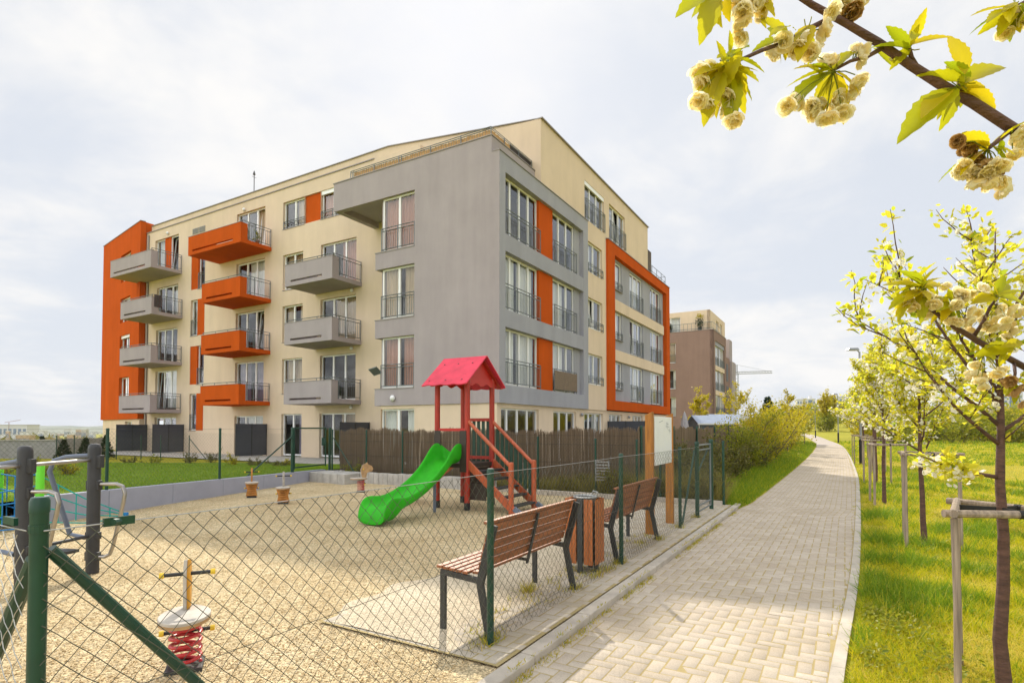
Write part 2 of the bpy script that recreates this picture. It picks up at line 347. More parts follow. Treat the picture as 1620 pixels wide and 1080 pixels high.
# ================================================================== APARTMENT BUILDING
KK = (at(790, 640, 22)[0], 22.0, 0.0)
class Fac:
    def __init__(s, o, d, n): s.o = o; s.d = d; s.n = n      # origin xy, along, inward
    def p(s, a, z, d): return Vector((s.o[0] + a*s.d[0] + d*s.n[0], s.o[1] + a*s.d[1] + d*s.n[1], z))
    def box(s, mb, a0, a1, z0, z1, d0, d1):
        q = s.p
        return mb.box8([q(a0,z0,d0), q(a1,z0,d0), q(a1,z0,d1), q(a0,z0,d1), q(a0,z1,d0), q(a1,z1,d0), q(a1,z1,d1), q(a0,z1,d1)])
    def wall(s, mb, a0, a1, z0, z1, holes, d0=0, th=.3):
        A = sorted({a0, a1} | {h[i] for h in holes for i in (0, 1) if a0 < h[i] < a1})
        Z = sorted({z0, z1} | {h[i] for h in holes for i in (2, 3) if z0 < h[i] < z1})
        for i in range(len(A)-1):
            for j in range(len(Z)-1):
                ca, cz = (A[i]+A[i+1])/2, (Z[j]+Z[j+1])/2
                if any(h[0] < ca < h[1] and h[2] < cz < h[3] for h in holes): continue
                mb.add([s.p(A[i],Z[j],d0), s.p(A[i+1],Z[j],d0), s.p(A[i+1],Z[j+1],d0), s.p(A[i],Z[j+1],d0)], [(0,1,2,3)])
        def rev(x0, x1, y0, y1):
            x0, x1, y0, y1 = max(x0,a0), min(x1,a1), max(y0,z0), min(y1,z1)
            for (pa, pz), (qa, qz) in (((x0,y0),(x1,y0)), ((x1,y0),(x1,y1)), ((x1,y1),(x0,y1)), ((x0,y1),(x0,y0))):
                mb.add([s.p(pa,pz,d0), s.p(qa,qz,d0), s.p(qa,qz,d0+th), s.p(pa,pz,d0+th)], [(0,1,2,3)])
        for h in holes: rev(*h)
        rev(a0, a1, z0, z1); return mb

def railing(fac, a0, a1, z0, parent, d=-.06, h=1.05, low=False, end=None):
    m = MB()
    def bar(p, q, r): m.tube([p, q], r, 6)
    P = fac.p
    if low:
        zs = (z0 + .1, z0 + .34, z0 + .44)
    else:
        zs = (z0 + .1, z0 + h - .13, z0 + h)
    for z in zs: bar(P(a0,z,d), P(a1,z,d), .02)
    n = max(1, round((a1-a0)/1.1))
    for i in range(n+1):
        a = a0 + (a1-a0)*i/n; bar(P(a,z0,d), P(a,zs[2],d), .022)
    k = max(2, int((a1-a0)/(.13 if not low else .6)))
    for i in range(1, k):
        a = a0 + (a1-a0)*i/k; bar(P(a,zs[0],d), P(a,zs[1],d), .008)
    for a in (a0, a1):
        bar(P(a,zs[2],d), P(a,zs[2],d+.14), .015); bar(P(a,zs[0],d), P(a,zs[0],d+.14), .015)
    return m.build('railing', M['steel'], parent, recalc=False)

def window(fac, a0, a1, z0, z1, n, parent, d=.15, rail=None, cur=None, sill=True, tilt=-1, shutter=False, cover=1.0, raild=-.06):
    fr = MB(); w = .075; dd = d
    fac.box(fr, a0, a1, z1-w, z1, dd, dd+.07); fac.box(fr, a0, a1, z0, z0+w+.02, dd, dd+.07)
    fac.box(fr, a0, a0+w, z0+w+.02, z1-w, dd, dd+.07); fac.box(fr, a1-w, a1, z0+w+.02, z1-w, dd, dd+.07)
    iw = (a1-a0)/n
    for i in range(1, n): fac.box(fr, a0+i*iw-.06, a0+i*iw+.06, z0+w+.02, z1-w, dd+.002, dd+.072)
    if shutter: fac.box(fr, a0+.001, a1-.001, z1-.22, z1-.001, dd-.1, dd-.002)
    if tilt >= 0:   # one sash tipped inwards at the top
        b0, b1 = a0+tilt*iw+.05, a0+(tilt+1)*iw-.05
        zb, zt = z0+.1, z1-.09
        for (p, q) in (((b0,zb),(b0,zt)), ((b1,zb),(b1,zt)), ((b0,zb),(b1,zb)), ((b0,zt),(b1,zt))):
            f = lambda a, z: fac.p(a, z, dd+.08+.22*(z-zb)/(zt-zb))
            fr.bar(f(*p), f(*q), .07, .05)
    o = fr.build('window', M['white_pvc'], parent)
    g = MB()
    for i in range(n):
        b0, b1 = a0+i*iw+.05, a0+(i+1)*iw-.05
        if i == tilt: g.add([fac.p(b0,z0+.1,dd+.09), fac.p(b1,z0+.1,dd+.09), fac.p(b1,z1-.09,dd+.31), fac.p(b0,z1-.09,dd+.31)], [(0,1,2,3)])
        else: g.add([fac.p(b0,z0+.08,dd+.035), fac.p(b1,z0+.08,dd+.035), fac.p(b1,z1-.06,dd+.035), fac.p(b0,z1-.06,dd+.035)], [(0,1,2,3)])
    g.build('pane', M['glass'], o, recalc=False)
    if cur:
        c = MB(); spans = [(a0, a0+(a1-a0)*cover)] if cover > 0 else [(a1+(a1-a0)*cover, a1)]
        if cover == 1.0 and (a1-a0) > 1.6 and rnd.random() < .5: m_ = (a0+a1)/2; g_ = rnd.uniform(.1,.5); spans = [(a0, m_-g_), (m_+g_, a1)]
        for s0, s1 in spans:
            k = max(6, int((s1-s0)/.035)); ph = rnd.random()*6
            for i in range(k):
                x0, x1 = s0+(s1-s0)*i/k, s0+(s1-s0)*(i+1)/k
                e0, e1 = (.045*math.sin(x*38+ph)+.02*math.sin(x*13) for x in (x0, x1))
                c.add([fac.p(x0,z0+.03,dd+.25+e0), fac.p(x1,z0+.03,dd+.25+e1), fac.p(x1,z1,dd+.25+e1), fac.p(x0,z1,dd+.25+e0)], [(0,1,2,3)])
        c.build('curtain', M[cur], o, recalc=False)
    if sill:
        s_ = MB(); fac.box(s_, a0-.02, a1+.02, z0-.035, z0-.003, -.035 if d < .2 else 0.1, d+.01); s_.build('sill', M['coping'], o)
    if rail == 'full': railing(fac, a0+.02, a1-.02, z0, o, d=raild)
    if rail == 'low': railing(fac, a0+.02, a1-.02, z0, o, d=raild, low=True)
    return o

bld = thing('apartment_building', 'cream apartment block with grey corner, orange and grey balconies and orange frame', 'building', KK, ROT)
RF = Fac((0,0), (1,0), (0,1)); LG = Fac((0,0), (0,1), (1,0)); LC = Fac((2.72,0), (0,1), (1,0))
curts = ['cur_white','cur_white','cur_beige','cur_mauve',None,'cur_white']
def pick(): return rnd.choice(curts)
# --- dim rooms behind the glass
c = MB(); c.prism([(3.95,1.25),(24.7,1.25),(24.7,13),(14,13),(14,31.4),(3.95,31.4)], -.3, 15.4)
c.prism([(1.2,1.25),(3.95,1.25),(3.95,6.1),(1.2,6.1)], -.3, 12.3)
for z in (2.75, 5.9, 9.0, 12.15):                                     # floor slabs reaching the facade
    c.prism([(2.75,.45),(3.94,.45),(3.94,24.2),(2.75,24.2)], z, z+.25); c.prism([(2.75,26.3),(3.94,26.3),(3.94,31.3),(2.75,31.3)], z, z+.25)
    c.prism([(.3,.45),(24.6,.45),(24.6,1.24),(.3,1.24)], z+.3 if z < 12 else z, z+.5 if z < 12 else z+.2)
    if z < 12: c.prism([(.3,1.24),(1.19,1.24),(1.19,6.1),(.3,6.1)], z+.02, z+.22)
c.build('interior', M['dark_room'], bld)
# --- grey corner block
g = MB()
RF.box(g, 0, .46, 2.6, 12.62, 0, .42); RF.box(g, 8.34, 8.95, 2.6, 12.62, 0, .42)
RF.box(g, .46, 8.34, 11.9, 12.62, 0, .42); RF.box(g, .46, 8.34, 2.6, 3.32, .003, .42)
for z0, z1 in ((5.66,6.36),(8.72,9.42)): RF.box(g, .46, 8.42, z0, z1, .004, .42)
for z0, z1 in ((3.32,5.66),(6.36,8.72),(9.42,11.9)): RF.box(g, 7.62, 8.34, z0, z1, .22, .42)
g.build('corner_frame', M['grey'], bld)
g = MB()
g.add([(-.004,-.001,2.6),(-.004,4.33,2.6),(-.004,4.33,12.62),(-.004,-.001,12.62)], [(0,1,2,3)])
g.add([(-.004,.37,12.62),(-.004,9.35,12.62),(-.004,9.35,13.3),(-.004,.37,13.3)], [(0,1,2,3)])
g.add([(-.004,4.33,11.96),(-.004,9.35,11.96),(-.004,9.35,12.62),(-.004,4.33,12.62)], [(0,1,2,3)])
for z0, z1 in ((2.6,3.34),(5.64,6.44),(8.75,9.5)): g.box(-.004, .5, 4.331, 6.62, z0, z1)
g.box(.004, .3, 4.2, 4.33, 2.6, 12.2)                                     # reveal of the notch
g.box(.3, 2.7, 6.32, 6.5, 2.6, 12.2)
g.box(.002, .3, 4.34, 9.345, 11.964, 12.6); g.box(.3, 2.715, 9.05, 9.345, 11.962, 13.29); g.box(.002, .25, .372, 9.348, 12.61, 13.298)
g.box(.3, 2.715, 4.3, 9.05, 12.25, 12.6); g.box(.25, 3.8, .5, 4.3, 12.35, 12.6)
g.box(.25, 3.95, .372, .6, 12.64, 13.298)
g.build('corner_wall', M['grey2'], bld)
for bx_ in ((-.04,.3,.34,9.39,13.3,13.335),(.301,4.0,.34,.64,13.3,13.335),(-.03,8.98,-.04,.339,12.62,12.65),(-.03,.06,4.34,6.64,9.502,9.53),(-.03,.06,4.34,6.64,6.442,6.47),(-.03,.06,4.34,6.64,3.342,3.37),(11.75,25.1,-.1,.3,12.5,12.535),(2.66,3.0,9.4,31.7,15.66,15.71),(3.66,19.93,-.02,.34,15.66,15.71)):
    cp = MB(); cp.box(*bx_); cp.build('coping', M['coping'], bld)
for z0, z1 in ((3.32,5.66),(6.36,8.72),(9.42,11.9)): op = MB(); RF.box(op, 3.62, 5.03, z0+.002, z1-.002, .16, .42); op.build('orange_panel', M['orange'], bld)
wc = ['cur_white','cur_white',None]
for k, (z0, z1) in enumerate(((3.32,5.66),(6.36,8.72),(9.42,11.9))):
    window(RF, .46, 3.62, z0+.02, z1, 4, bld, d=.27, rail='full', cur=wc[k], raild=.06)
    o = window(RF, 5.03, 7.62, z0+.02, z1, 3, bld, d=.27, rail=None if k == 0 else 'full', cur=['cur_white','cur_white',None][k], raild=.06, cover=.66)
    if k == 0:
        m_ = MB(); RF.box(m_, 5.05, 7.6, z0+.12, z0+1.0, .05, .065); m_.build('reed_screen', M['reed'], o); railing(RF, 5.05, 7.6, z0+.02, o, d=.08)
    window(LG, 4.35, 6.3, (3.37,6.47,9.53)[k], (5.64,8.75,11.96)[k], 2, bld, d=.16, rail='full', cur=['cur_red','cur_beige','cur_red'][k], raild=.03)
# --- ground floor and cream right face
gf = MB(); holes = [(.12,3.57,-.1,2.42),(5.04,7.68,-.1,2.42),(8.66,11.4,-.1,2.42),(12.33,14.63,-.1,2.42),(16.58,18.72,-.1,2.42),(20.48,22.89,-.1,2.42)]
RF.wall(gf, .05, 24.9, -.5, 2.6, holes, d0=.14, th=.3)
LG.wall(gf, .145, 6.3, -.5, 2.6, [(4.35,6.3,-.1,2.45)], d0=.06, th=.3)
up = [(9.05,11.2,3.95,5.61),(9.05,11.2,6.97,8.63),(9.05,11.2,10.0,11.66),(8.7,11.54,12.75,14.78),(12.34,15.14,12.7,14.78)]
RF.wall(gf, 8.951, 11.8, 2.6, 12.6, up[:3], d0=.08, th=.3)
RF.wall(gf, 3.69, 19.9, 12.6, 15.66, up[3:], d0=.0801, th=.3)
gf.add([(19.9,.08,12.5),(19.9,13,12.5),(19.9,13,15.66),(19.9,.08,15.66)], [(0,1,2,3)])
gf.add([(3.69,.08,12.5),(3.69,.08,15.66),(2.72,8.57,15.66),(2.72,8.57,12.5)], [(0,1,2,3)])     # angled attic wall on the terrace
gf.add([(25.0,.15,-.3),(25.0,13,-.3),(25.0,13,12.5),(25.0,.15,12.5)], [(0,1,2,3)])
# --- cream left face
H = []
dz = [(-.1,2.42),(3.1,5.61),(6.25,8.73),(9.35,11.8)]
for z0, z1 in dz: H.append((10.65,13.4,z0,z1))
H += [(14.87,16.62,-.1,2.42),(14.87,16.62,3.6,5.62),(14.87,16.62,6.6,8.71),(14.87,16.62,9.65,11.72),(14.79,16.66,13.25,14.85),(13.45,14.79,13.25,14.85),(11.6,13.45,13.25,14.85)]
for z0, z1 in [(-.1,2.35),(3.05,5.66),(6.2,8.75),(9.3,11.85),(12.4,15.0)]: H.append((18.3,21.1,z0,z1))
for z0, z1 in [(1.45,3.89),(4.5,7.05),(7.75,10.15),(10.85,13.2)]: H.append((24.45,26.05,z0,z1))
for z0, z1 in [(-.1,2.35),(2.85,5.6),(6.1,8.5),(9.25,11.5)]: H.append((27.6,30.3,z0,z1))
H.append((27.6,30.6,12.4,14.95))
LC.wall(gf, 6.3, 31.75, -.5, 15.66, H, d0=0, th=.32)
gf.build('cream_wall', M['cream'], bld)
for k, h in enumerate(holes): window(RF, h[0], h[1], .02, h[3], (4,3,3,3,3,3)[k], bld, d=.26, cur=None if k < 2 else pick(), sill=False)
for k, h in enumerate(up[:3]): window(RF, *h, 2, bld, d=.2, rail='low', cur='cur_white', raild=.02, tilt=0 if k == 1 else -1, cover=.5)
for k, h in enumerate(up[3:]): window(RF, *h, 3, bld, d=.2, rail='full', cur=None, raild=.02, shutter=(k == 0), tilt=1 if k == 1 else -1)
window(LG, 4.35, 6.3, .02, 2.45, 2, bld, d=.16, cur='cur_white', sill=False)
# windows of the left face
for k, (z0, z1) in enumerate(dz): window(LC, 10.65, 13.4, max(z0,.02), z1, 3, bld, cur=['cur_beige',None,'cur_beige','cur_red'][k], sill=False, cover=[.5,1,.66,.5][k])
window(LC, 14.87, 16.62, .02, 2.42, 2, bld, cur='cur_mauve', sill=False, cover=.4)
for z0, z1 in ((3.6,5.62),(6.6,8.71),(9.65,11.72)): window(LC, 14.87, 16.62, z0, z1, 2, bld, cur='cur_beige')
window(LC, 14.79, 16.66, 13.25, 14.85, 2, bld, rail='low', cur='cur_beige', raild=.03, cover=.5); window(LC, 11.6, 13.45, 13.25, 14.85, 2, bld, rail='low', cur='cur_red', raild=.03, shutter=True)
for k, (z0, z1) in enumerate([(-.1,2.35),(3.05,5.66),(6.2,8.75),(9.3,11.85),(12.4,15.0)]):
    window(LC, 18.3, 21.1, max(z0,.02), z1, 3, bld, cur=['cur_white','cur_mauve',None,'cur_white','cur_beige'][k], sill=False, cover=[.7,1,1,.64,.4][k], tilt=0 if k in (2,4) else -1)
op = MB(); LC.box(op, 13.452, 14.788, 13.252, 14.848, .1, .3); op.build('orange_panel', M['orange'], bld)
for k, (z0, z1) in enumerate([(1.45,3.89),(4.5,7.05),(7.75,10.15),(10.85,13.2)]):
    left = k % 2 == 1
    op = MB(); LC.box(op, (25.27 if left else 24.452), (26.048 if left else 25.23), z0+.002, z1-.002, .03 if left else -.01, .3); op.build('orange_panel', M['orange'], bld)
    window(LC, 24.45 if left else 25.23, 25.27 if left else 26.05, z0, z1, 1, bld, rail='full', cur=pick(), raild=.03, d=.14)
op = MB(); LC.box(op, 28.75, 29.5, 12.4, 14.948, .1, .3)
op.build('orange_panel', M['orange'], bld)
for k, (z0, z1) in enumerate([(-.1,2.35),(2.85,5.6),(6.1,8.5),(9.25,11.5)]):
    window(LC, 27.6, 30.3, max(z0,.02), z1, 3, bld, cur=['cur_mauve','cur_white',None,'cur_white'][k], sill=False, cover=[.4,.66,1,.34][k], tilt=2 if k == 1 else -1)
window(LC, 27.6, 28.75, 12.4, 14.95, 1, bld, cur=None, sill=False, tilt=0); window(LC, 29.5, 30.6, 12.4, 14.95, 1, bld, cur='cur_white', sill=False)
# --- balconies
def balcony(v0, v1, zb, m, top=True, wide=0):
    b = MB(); x0 = .72
    b.box(x0+.15, 2.719, v0, v1, zb, zb+.22)
    s0, s1, sz0, sz1 = v0+.75, v1-.45, zb+.2, zb+.31
    b.box(x0, x0+.15, v0, v1, zb, sz0); b.box(x0, x0+.15, v0, v1, sz1, zb+1.14)
    b.box(x0, x0+.15, v0, s0, sz0, sz1); b.box(x0, x0+.15, s1, v1, sz0, sz1)
    b.box(x0+.15, 2.718, v1-.15, v1, zb+.22, zb+1.139); b.box(x0+.15, x0+.42, v0, v0+.12, zb+.22, zb+1.139)
    o = b.build('balcony', m, bld)
    c_ = MB(); c_.box(x0-.02, x0+.17, v0-.02, v1+.02, zb+1.14, zb+1.165); c_.box(x0+.17, 2.71, v1-.17, v1+.02, zb+1.14, zb+1.165); c_.build('coping', M['coping'], o)
    r = MB(); y = v0 + .04; zt = zb + 1.28
    for z in (zb+.34, zb+1.13, zt): r.tube([(x0+.06,y,z),(2.7,y,z)], .02, 6)
    for i in range(17):
        x = x0+.45+i*.13; r.tube([(x,y,zb+.34),(x,y,zb+1.13)], .009, 5)
    for x in (x0+.06, x0+.5, 1.65, 2.68): r.tube([(x,y,zb+.2),(x,y,zt)], .022, 6)
    if top:
        r.tube([(x0+.07,v0+.05,zt),(x0+.07,v1-.06,zt)], .022, 6); n = max(2, round((v1-v0)/1.3))
        for i in range(1, n+1): yy = v0+(v1-v0-.1)*i/n; r.tube([(x0+.07,yy,zb+1.15),(x0+.07,yy,zt)], .016, 6)
    r.build('railing', M['steel'], o, recalc=False)
    return o
for zb, t in ((9.07,True),(5.98,True),(2.85,True)): balcony(10.23, 13.82, zb, M['grey2'], t)
balcony(17.68, 22.9, 12.15, M['orange'], False)
for zb in (9.05,5.98,2.95): balcony(17.68, 21.4, zb, M['orange'])
balcony(27.15, 32.45, 12.1, M['grey2'], False)
for zb in (9.02,5.85,2.62): balcony(27.0, 30.95, zb, M['grey2'])
# --- orange frame on the right face
g = MB()
RF.box(g, 11.8, 12.9, 2.65, 12.5, -.06, .42); RF.box(g, 24.15, 25.05, 2.65, 12.5, -.06, .42)
RF.box(g, 12.9, 24.15, 11.85, 12.5, -.06, .42); RF.box(g, 12.9, 24.15, 2.65, 3.22, -.06, .42)
g.build('orange_frame', M['orange'], bld)
iw = MB(); HH = []
for k in range(3):
    zs, zf, zh = (3.95,6.97,10.0)[k], (3.32,6.36,9.4)[k], (5.6,8.62,11.7)[k]
    HH += [(12.95,14.84,zs,zh),(16.36,19.05,zf,zh),(20.84,23.43,zf,zh)]
RF.wall(iw, 12.9, 24.15, 3.22, 11.85, HH, d0=.22, th=.2); iw.build('infill_wall', M['grey'], bld)
for z0, z1 in ((5.64,6.3),(8.66,9.33)): cb = MB(); RF.box(cb, 12.901, 23.9, z0, z1, .08, .219); cb.build('cream_band', M['cream'], bld)
for i, h in enumerate(HH):
    t = i % 3; window(RF, *h, (2,3,3)[t], bld, d=.3, rail='low' if t == 0 else 'full', cur=pick() if t else 'cur_white', raild=.16, tilt=0 if i in (4,6) else -1)
# --- orange stair wing on the left
A0, B0 = Vector((2.3,31.75,0)), Vector((3.8,40.6,0)); dv = (B0-A0); Lw = dv.length; dv.normalize()
OF = Fac((A0.x,A0.y), (dv.x,dv.y), (dv.y,-dv.x))
OHs = [(2.05,4.35,6.66,8.62),(2.05,4.35,3.4,5.42),(2.05,4.35,9.6,11.45),(2.05,4.35,12.7,14.8)]
w = MB(); OF.wall(w, 0, Lw, 2.26, 16.5, OHs, d0=0, th=.35)
w.add([(2.3,31.75,2.26),(7,31.75,2.26),(7,31.75,16.5),(2.3,31.75,16.5)], [(0,1,2,3)]); w.add([(3.8,40.6,2.26),(12,40.6,2.26),(12,40.6,16.5),(3.8,40.6,16.5)], [(0,1,2,3)])
w.add([(2.3,31.75,2.26),(7,31.75,2.26),(12,40.6,2.26),(3.8,40.6,2.26)], [(0,1,2,3)]); w.add([(2.3,31.75,16.5),(7,31.75,16.5),(12,40.6,16.5),(3.8,40.6,16.5)], [(0,1,2,3)])
w.build('orange_wing', M['orange'], bld)
cp = MB(); OF.box(cp, -.05, Lw+.03, 16.5, 16.54, -.04, .3); cp.build('coping', M['coping'], bld)
for i, h in enumerate(OHs): window(OF, *h, 2, bld, d=.2, cur=[None,'cur_white','cur_white',None][i], shutter=(i == 0))
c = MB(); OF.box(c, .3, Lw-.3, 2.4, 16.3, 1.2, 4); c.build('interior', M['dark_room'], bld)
w = MB(); OF.wall(w, .02, Lw-.2, -.5, 2.26, [(1.6,3.2,-.1,2.1)], d0=.12, th=.4); w.build('cream_wall', M['cream'], bld); window(OF, 1.6, 3.2, .02, 2.1, 2, bld, d=.3, cur='cur_white', sill=False)
# --- roof
rf = MB()
rf.prism([(3.70,.1),(19.88,.1),(19.88,13),(14,13),(14,31.7),(2.75,31.7),(2.75,8.57)], 15.5, 15.655)
rf.build('roof', M['coping'], bld)
pp = [(4.02,.42,15.86),(18.5,.42,15.92),(18.5,12.6,16.2),(13.6,12.6,16.2),(13.6,31.55,16.22),(2.95,31.55,16.22),(2.95,8.6,16.22)]
pm = MB(); n = len(pp)
pm.add([(x,y,15.6) for x,y,z in pp] + [p for p in pp], [tuple(range(n-1,-1,-1)), tuple(range(n,2*n))] + [(i,(i+1)%n,n+(i+1)%n,n+i) for i in range(n)])
pm.build('roof_parapet', M['cream'], bld)
for i in (0, 5, 6):
    a, b = Vector(pp[i]), Vector(pp[(i+1) % n]); cp = MB(); cp.bar(a+Vector((0,0,.02)), b+Vector((0,0,.02)), .14, .04); cp.build('parapet_coping', M['coping'], bld)
tf = MB(); RF.box(tf, 19.92, 24.98, 12.38, 12.48, .15, 13); tf.build('roof_terrace', M['coping'], bld)
r = MB()
for z in (12.7, 12.95, 13.35): r.tube([(20.1,.2,z),(24.8,.2,z),(24.8,6,z)], .02, 6)
for u_ in (20.1,21.3,22.5,23.7,24.8): r.tube([(u_,.2,12.5),(u_,.2,13.35)], .02, 6)
r.build('railing', M['steel'], bld, recalc=False)
# terrace railing with reed screen on the grey block
r = MB()
for z in (13.42, 13.68, 13.76): r.tube([(.16,8.4,z),(.16,.5,z),(3.6,.5,z)], .018, 6)
for v_ in (8.4,8.25,6.9,5.4,5.25,3.6,2.0,.5): r.tube([(.16,v_,13.3),(.16,v_,13.76)], .022, 6)
for u_ in (1.2,2.4,3.6): r.tube([(u_,.5,13.3),(u_,.5,13.76)], .022, 6)
for i in range(60): v_ = 8.3-i*.132; r.tube([(.16,v_,13.42),(.16,v_,13.68)], .007, 4)
rr = r.build('terrace_railing', M['steel'], bld, recalc=False)
s_ = MB()
for i in range(130):
    v_ = 8.2-i*.059; s_.box(.24, .26, v_, v_+.052, 13.34+rnd.random()*.02, 13.66+rnd.random()*.05)
for i in range(26): u_ = .3+i*.059; s_.box(u_, u_+.052, .56, .58, 13.34, 13.66+rnd.random()*.05)
s_.build('reed_screen', M['tan_mat'], rr)
s_ = MB(); s_.box(1.75, 3.62, .56, .58, 13.33, 13.78); s_.build('woven_screen', M['dark_mat'], rr)
# small fittings
for (v_, z_) in ((17.4+2.9,15.15),(28.9,15.2),(10.9,5.85),(10.9,8.95),(10.9,2.72)):
    l = MB(); l.lathe([(.02,-.03),(.1,-.02),(.11,.03),(.05,.09),(.01,.1)], 12); o = l.build('wall_lamp', M['white_pvc'], bld, smooth=True); o.location = (2.66, v_, z_); o.rotation_euler = (0, -math.pi/2, 0)
l = MB(); l.lathe([(.02,-.03),(.13,-.02),(.14,.03),(.06,.1),(.01,.11)], 14); o = l.build('wall_lamp', M['white_pvc'], bld, smooth=True); o.location = (-.05, 5.5, 2.92); o.rotation_euler = (0, -math.pi/2, 0)
for u_ in (8.2, 15.6): l = MB(); l.lathe([(.02,-.03),(.09,-.02),(.1,.03),(.05,.09),(.01,.1)], 12); o = l.build('wall_lamp', M['lampgrey'], bld, smooth=True); o.location = (u_, .06, 2.3); o.rotation_euler = (math.pi/2, 0, 0)
for v_ in (24.5, 25.25):
    gmb = MB(); LC.box(gmb, v_, v_+.66, 14.58, 14.95, -.03, -.001)
    for i in range(6): LC.box(gmb, v_+.03, v_+.63, 14.61+i*.056, 14.635+i*.056, -.05, -.031)
    gmb.build('vent_grille', M['greywall'], bld)
a_ = MB(); a_.tube([(3.4,20.4,16.2),(3.4,20.4,17.7)], .025, 6); a_.tube([(3.4,20.4,17.65),(3.4,20.4,17.9)], [.09,.02], 6); a_.tube([(3.25,20.4,17.5),(3.55,20.4,17.5)], .012, 5); a_.build('roof_mast', M['iron'], bld)
dp = MB(); dp.tube([(2.66,31.4,-.2),(2.66,31.4,15.5)], .05, 8); dp.build('downpipe', M['coping'], bld)
# awning corner flap hanging outside the corner window
t_ = MB(); t_.extr([(-.02,6.5,4.35),(-.02,7.0,4.25),(.35,7.0,4.0),(.35,6.5,4.1)], (0,0,.03)); t_.build('drying_rack', M['steel'], bld)

def KW(u, v, z=0): return Vector((KK[0]+u*U[0]+v*V[0], KK[1]+u*U[1]+v*V[1], z))
# privacy panels between the ground-floor terraces (each stands on the ground)
labs = {31.2:'dark slate privacy panel below the leftmost grey balconies', 26.6:'dark slate privacy panel left of the narrow stacked windows', 17.9:'dark slate privacy panel below the orange balconies', 9.6:'low dark slate privacy panel just left of the grey corner'}
for v_, lab in labs.items():
    t = thing('privacy_panel', lab, 'privacy screen', KW(1.7, v_, 0), ROT, 'terrace privacy panels')
    h = 1.85 if v_ != 9.6 else 1.9
    m_ = MB(); m_.box(-1.0, .98, -.02, .02, .02, h); m_.build('panel', M['screen'], t)
    for x in (-1.0, 0, .96): m_ = MB(); m_.box(x-.02, x+.02, -.045, -.021, 0, h+.01); m_.build('post', M['iron'], t)
t = thing('privacy_panel', 'dark slate privacy panel on the right face beyond the reed fence', 'privacy screen', KW(12.0, -1.0, 0), ROT, 'terrace privacy panels')
m_ = MB(); m_.box(-.02, .02, -1.1, 1.1, .02, 2.0); m_.build('panel', M['screen'], t)
for y in (-1.1, 0, 1.06): m_ = MB(); m_.box(-.045, -.021, y-.02, y+.02, 0, 2.01); m_.build('post', M['iron'], t)
# pots on the top orange balcony
for i, (u_, v_, lab) in enumerate(((1.3,17.95,'larger potted cactus on the top orange balcony, left of the other pot'),(1.95,17.95,'smaller potted plant on the top orange balcony near the door'))):
    t = thing('flower_pot', lab, 'potted plant', KW(u_, v_, 12.37), 0, 'pots on the top balcony')
    m_ = MB(); m_.lathe([(.1,0),(.14,.2),(.15,.2),(.15,.24),(.12,.24),(.11,.2)], 12); m_.build('pot', M['pot'], t, smooth='auto')
    pos = NR.normal(0, (.06,.06,.16), (70,3)) + (0,0,.48); d_ = unit(NR.normal(0,1,(70,3))+(0,0,.8))
    scatter_mesh('foliage', DIA_V, DIA_F, pos, frames(d_, NR.normal(0,1,(70,3))), NR.uniform(.08,.16,70), M['leaf_mid'], t)

t = thing('towel', 'dark towel hanging over the side railing of a grey balcony at the left', 'towel', KW(1.1, 27.0, 9.5), ROT)
m_ = MB()
for i in range(14):
    x0, x1 = -.22+.44*i/14, -.22+.44*(i+1)/14; e0, e1 = .018*math.sin(i*1.3), .018*math.sin((i+1)*1.3)
    m_.box8([(x0,e0-.02,.0),(x1,e1-.02,.0),(x1,e1,.0),(x0,e0,.0),(x0,e0*.3-.02,.82),(x1,e1*.3-.02,.82),(x1,e1*.3,.82),(x0,e0*.3,.82)])
m_.build('cloth', M['dark_mat'], t)
for (u_, v_, z_, s_, lab) in ((1.05,10.62,9.29,1.0,'dark green potted shrub on the topmost grey balcony next to the grey corner'),(1.6,10.6,3.07,.55,'small white pot with low plant on the lowest grey balcony beside the grey corner')):
    t = thing('flower_pot', lab, 'potted plant', KW(u_, v_, z_), 0)
    m_ = MB(); m_.lathe([(.14*s_,0),(.18*s_,.3*s_),(.17*s_,.32*s_)], 12); m_.build('pot', M['white_paint' if s_ < 1 else 'iron'], t, smooth='auto')
    n = 140; pos = NR.normal(0,(.12,.12,.2),(n,3))*s_+(0,0,.68*s_); scatter_mesh('foliage', DIA_V, DIA_F, pos, frames(NR.normal(0,1,(n,3)), NR.normal(0,1,(n,3))), NR.uniform(.08,.16,n)*s_, M['leaf_dark'], t)

# ================================================================== SECOND BUILDING
K2 = at(1129, 600, 66.7); K2.z = 0
b2 = thing('apartment_building', 'brown apartment block with cream top storey beyond the grey and cream one', 'building', K2, ROT)
m_ = MB(); BH = []
for k in range(3): BH.append((1.15, 7.6, 3.1+3.05*k, 5.55+3.05*k))
RF.wall(m_, 0, 8.4, -.5, 13.35, [(1.15,7.6,2.6,12.2)], d0=0, th=.4)
LH = [(4.45,6.2,3.07,5.4),(4.45,6.2,6.41,8.74),(4.45,6.2,9.6,12.05)]
LG.wall(m_, 0, 18, -.5, 13.35, LH, d0=0, th=.3)
m_.box(8.401, 14.2, .5, 6, -.5, 11.3)
m_.add([(0,0,13.349),(8.4,0,13.349),(8.4,18,13.349),(0,18,13.349)], [(0,1,2,3)]); m_.add([(8.4,0,-.5),(8.4,18,-.5),(8.4,18,13.35),(8.4,0,13.35)], [(0,1,2,3)])
m_.build('brown_wall', M['brown'], b2)
m_ = MB()
for k in range(3): RF.box(m_, 1.15, 7.6, 2.6+3.05*k, 3.15+3.05*k, .06, .4)
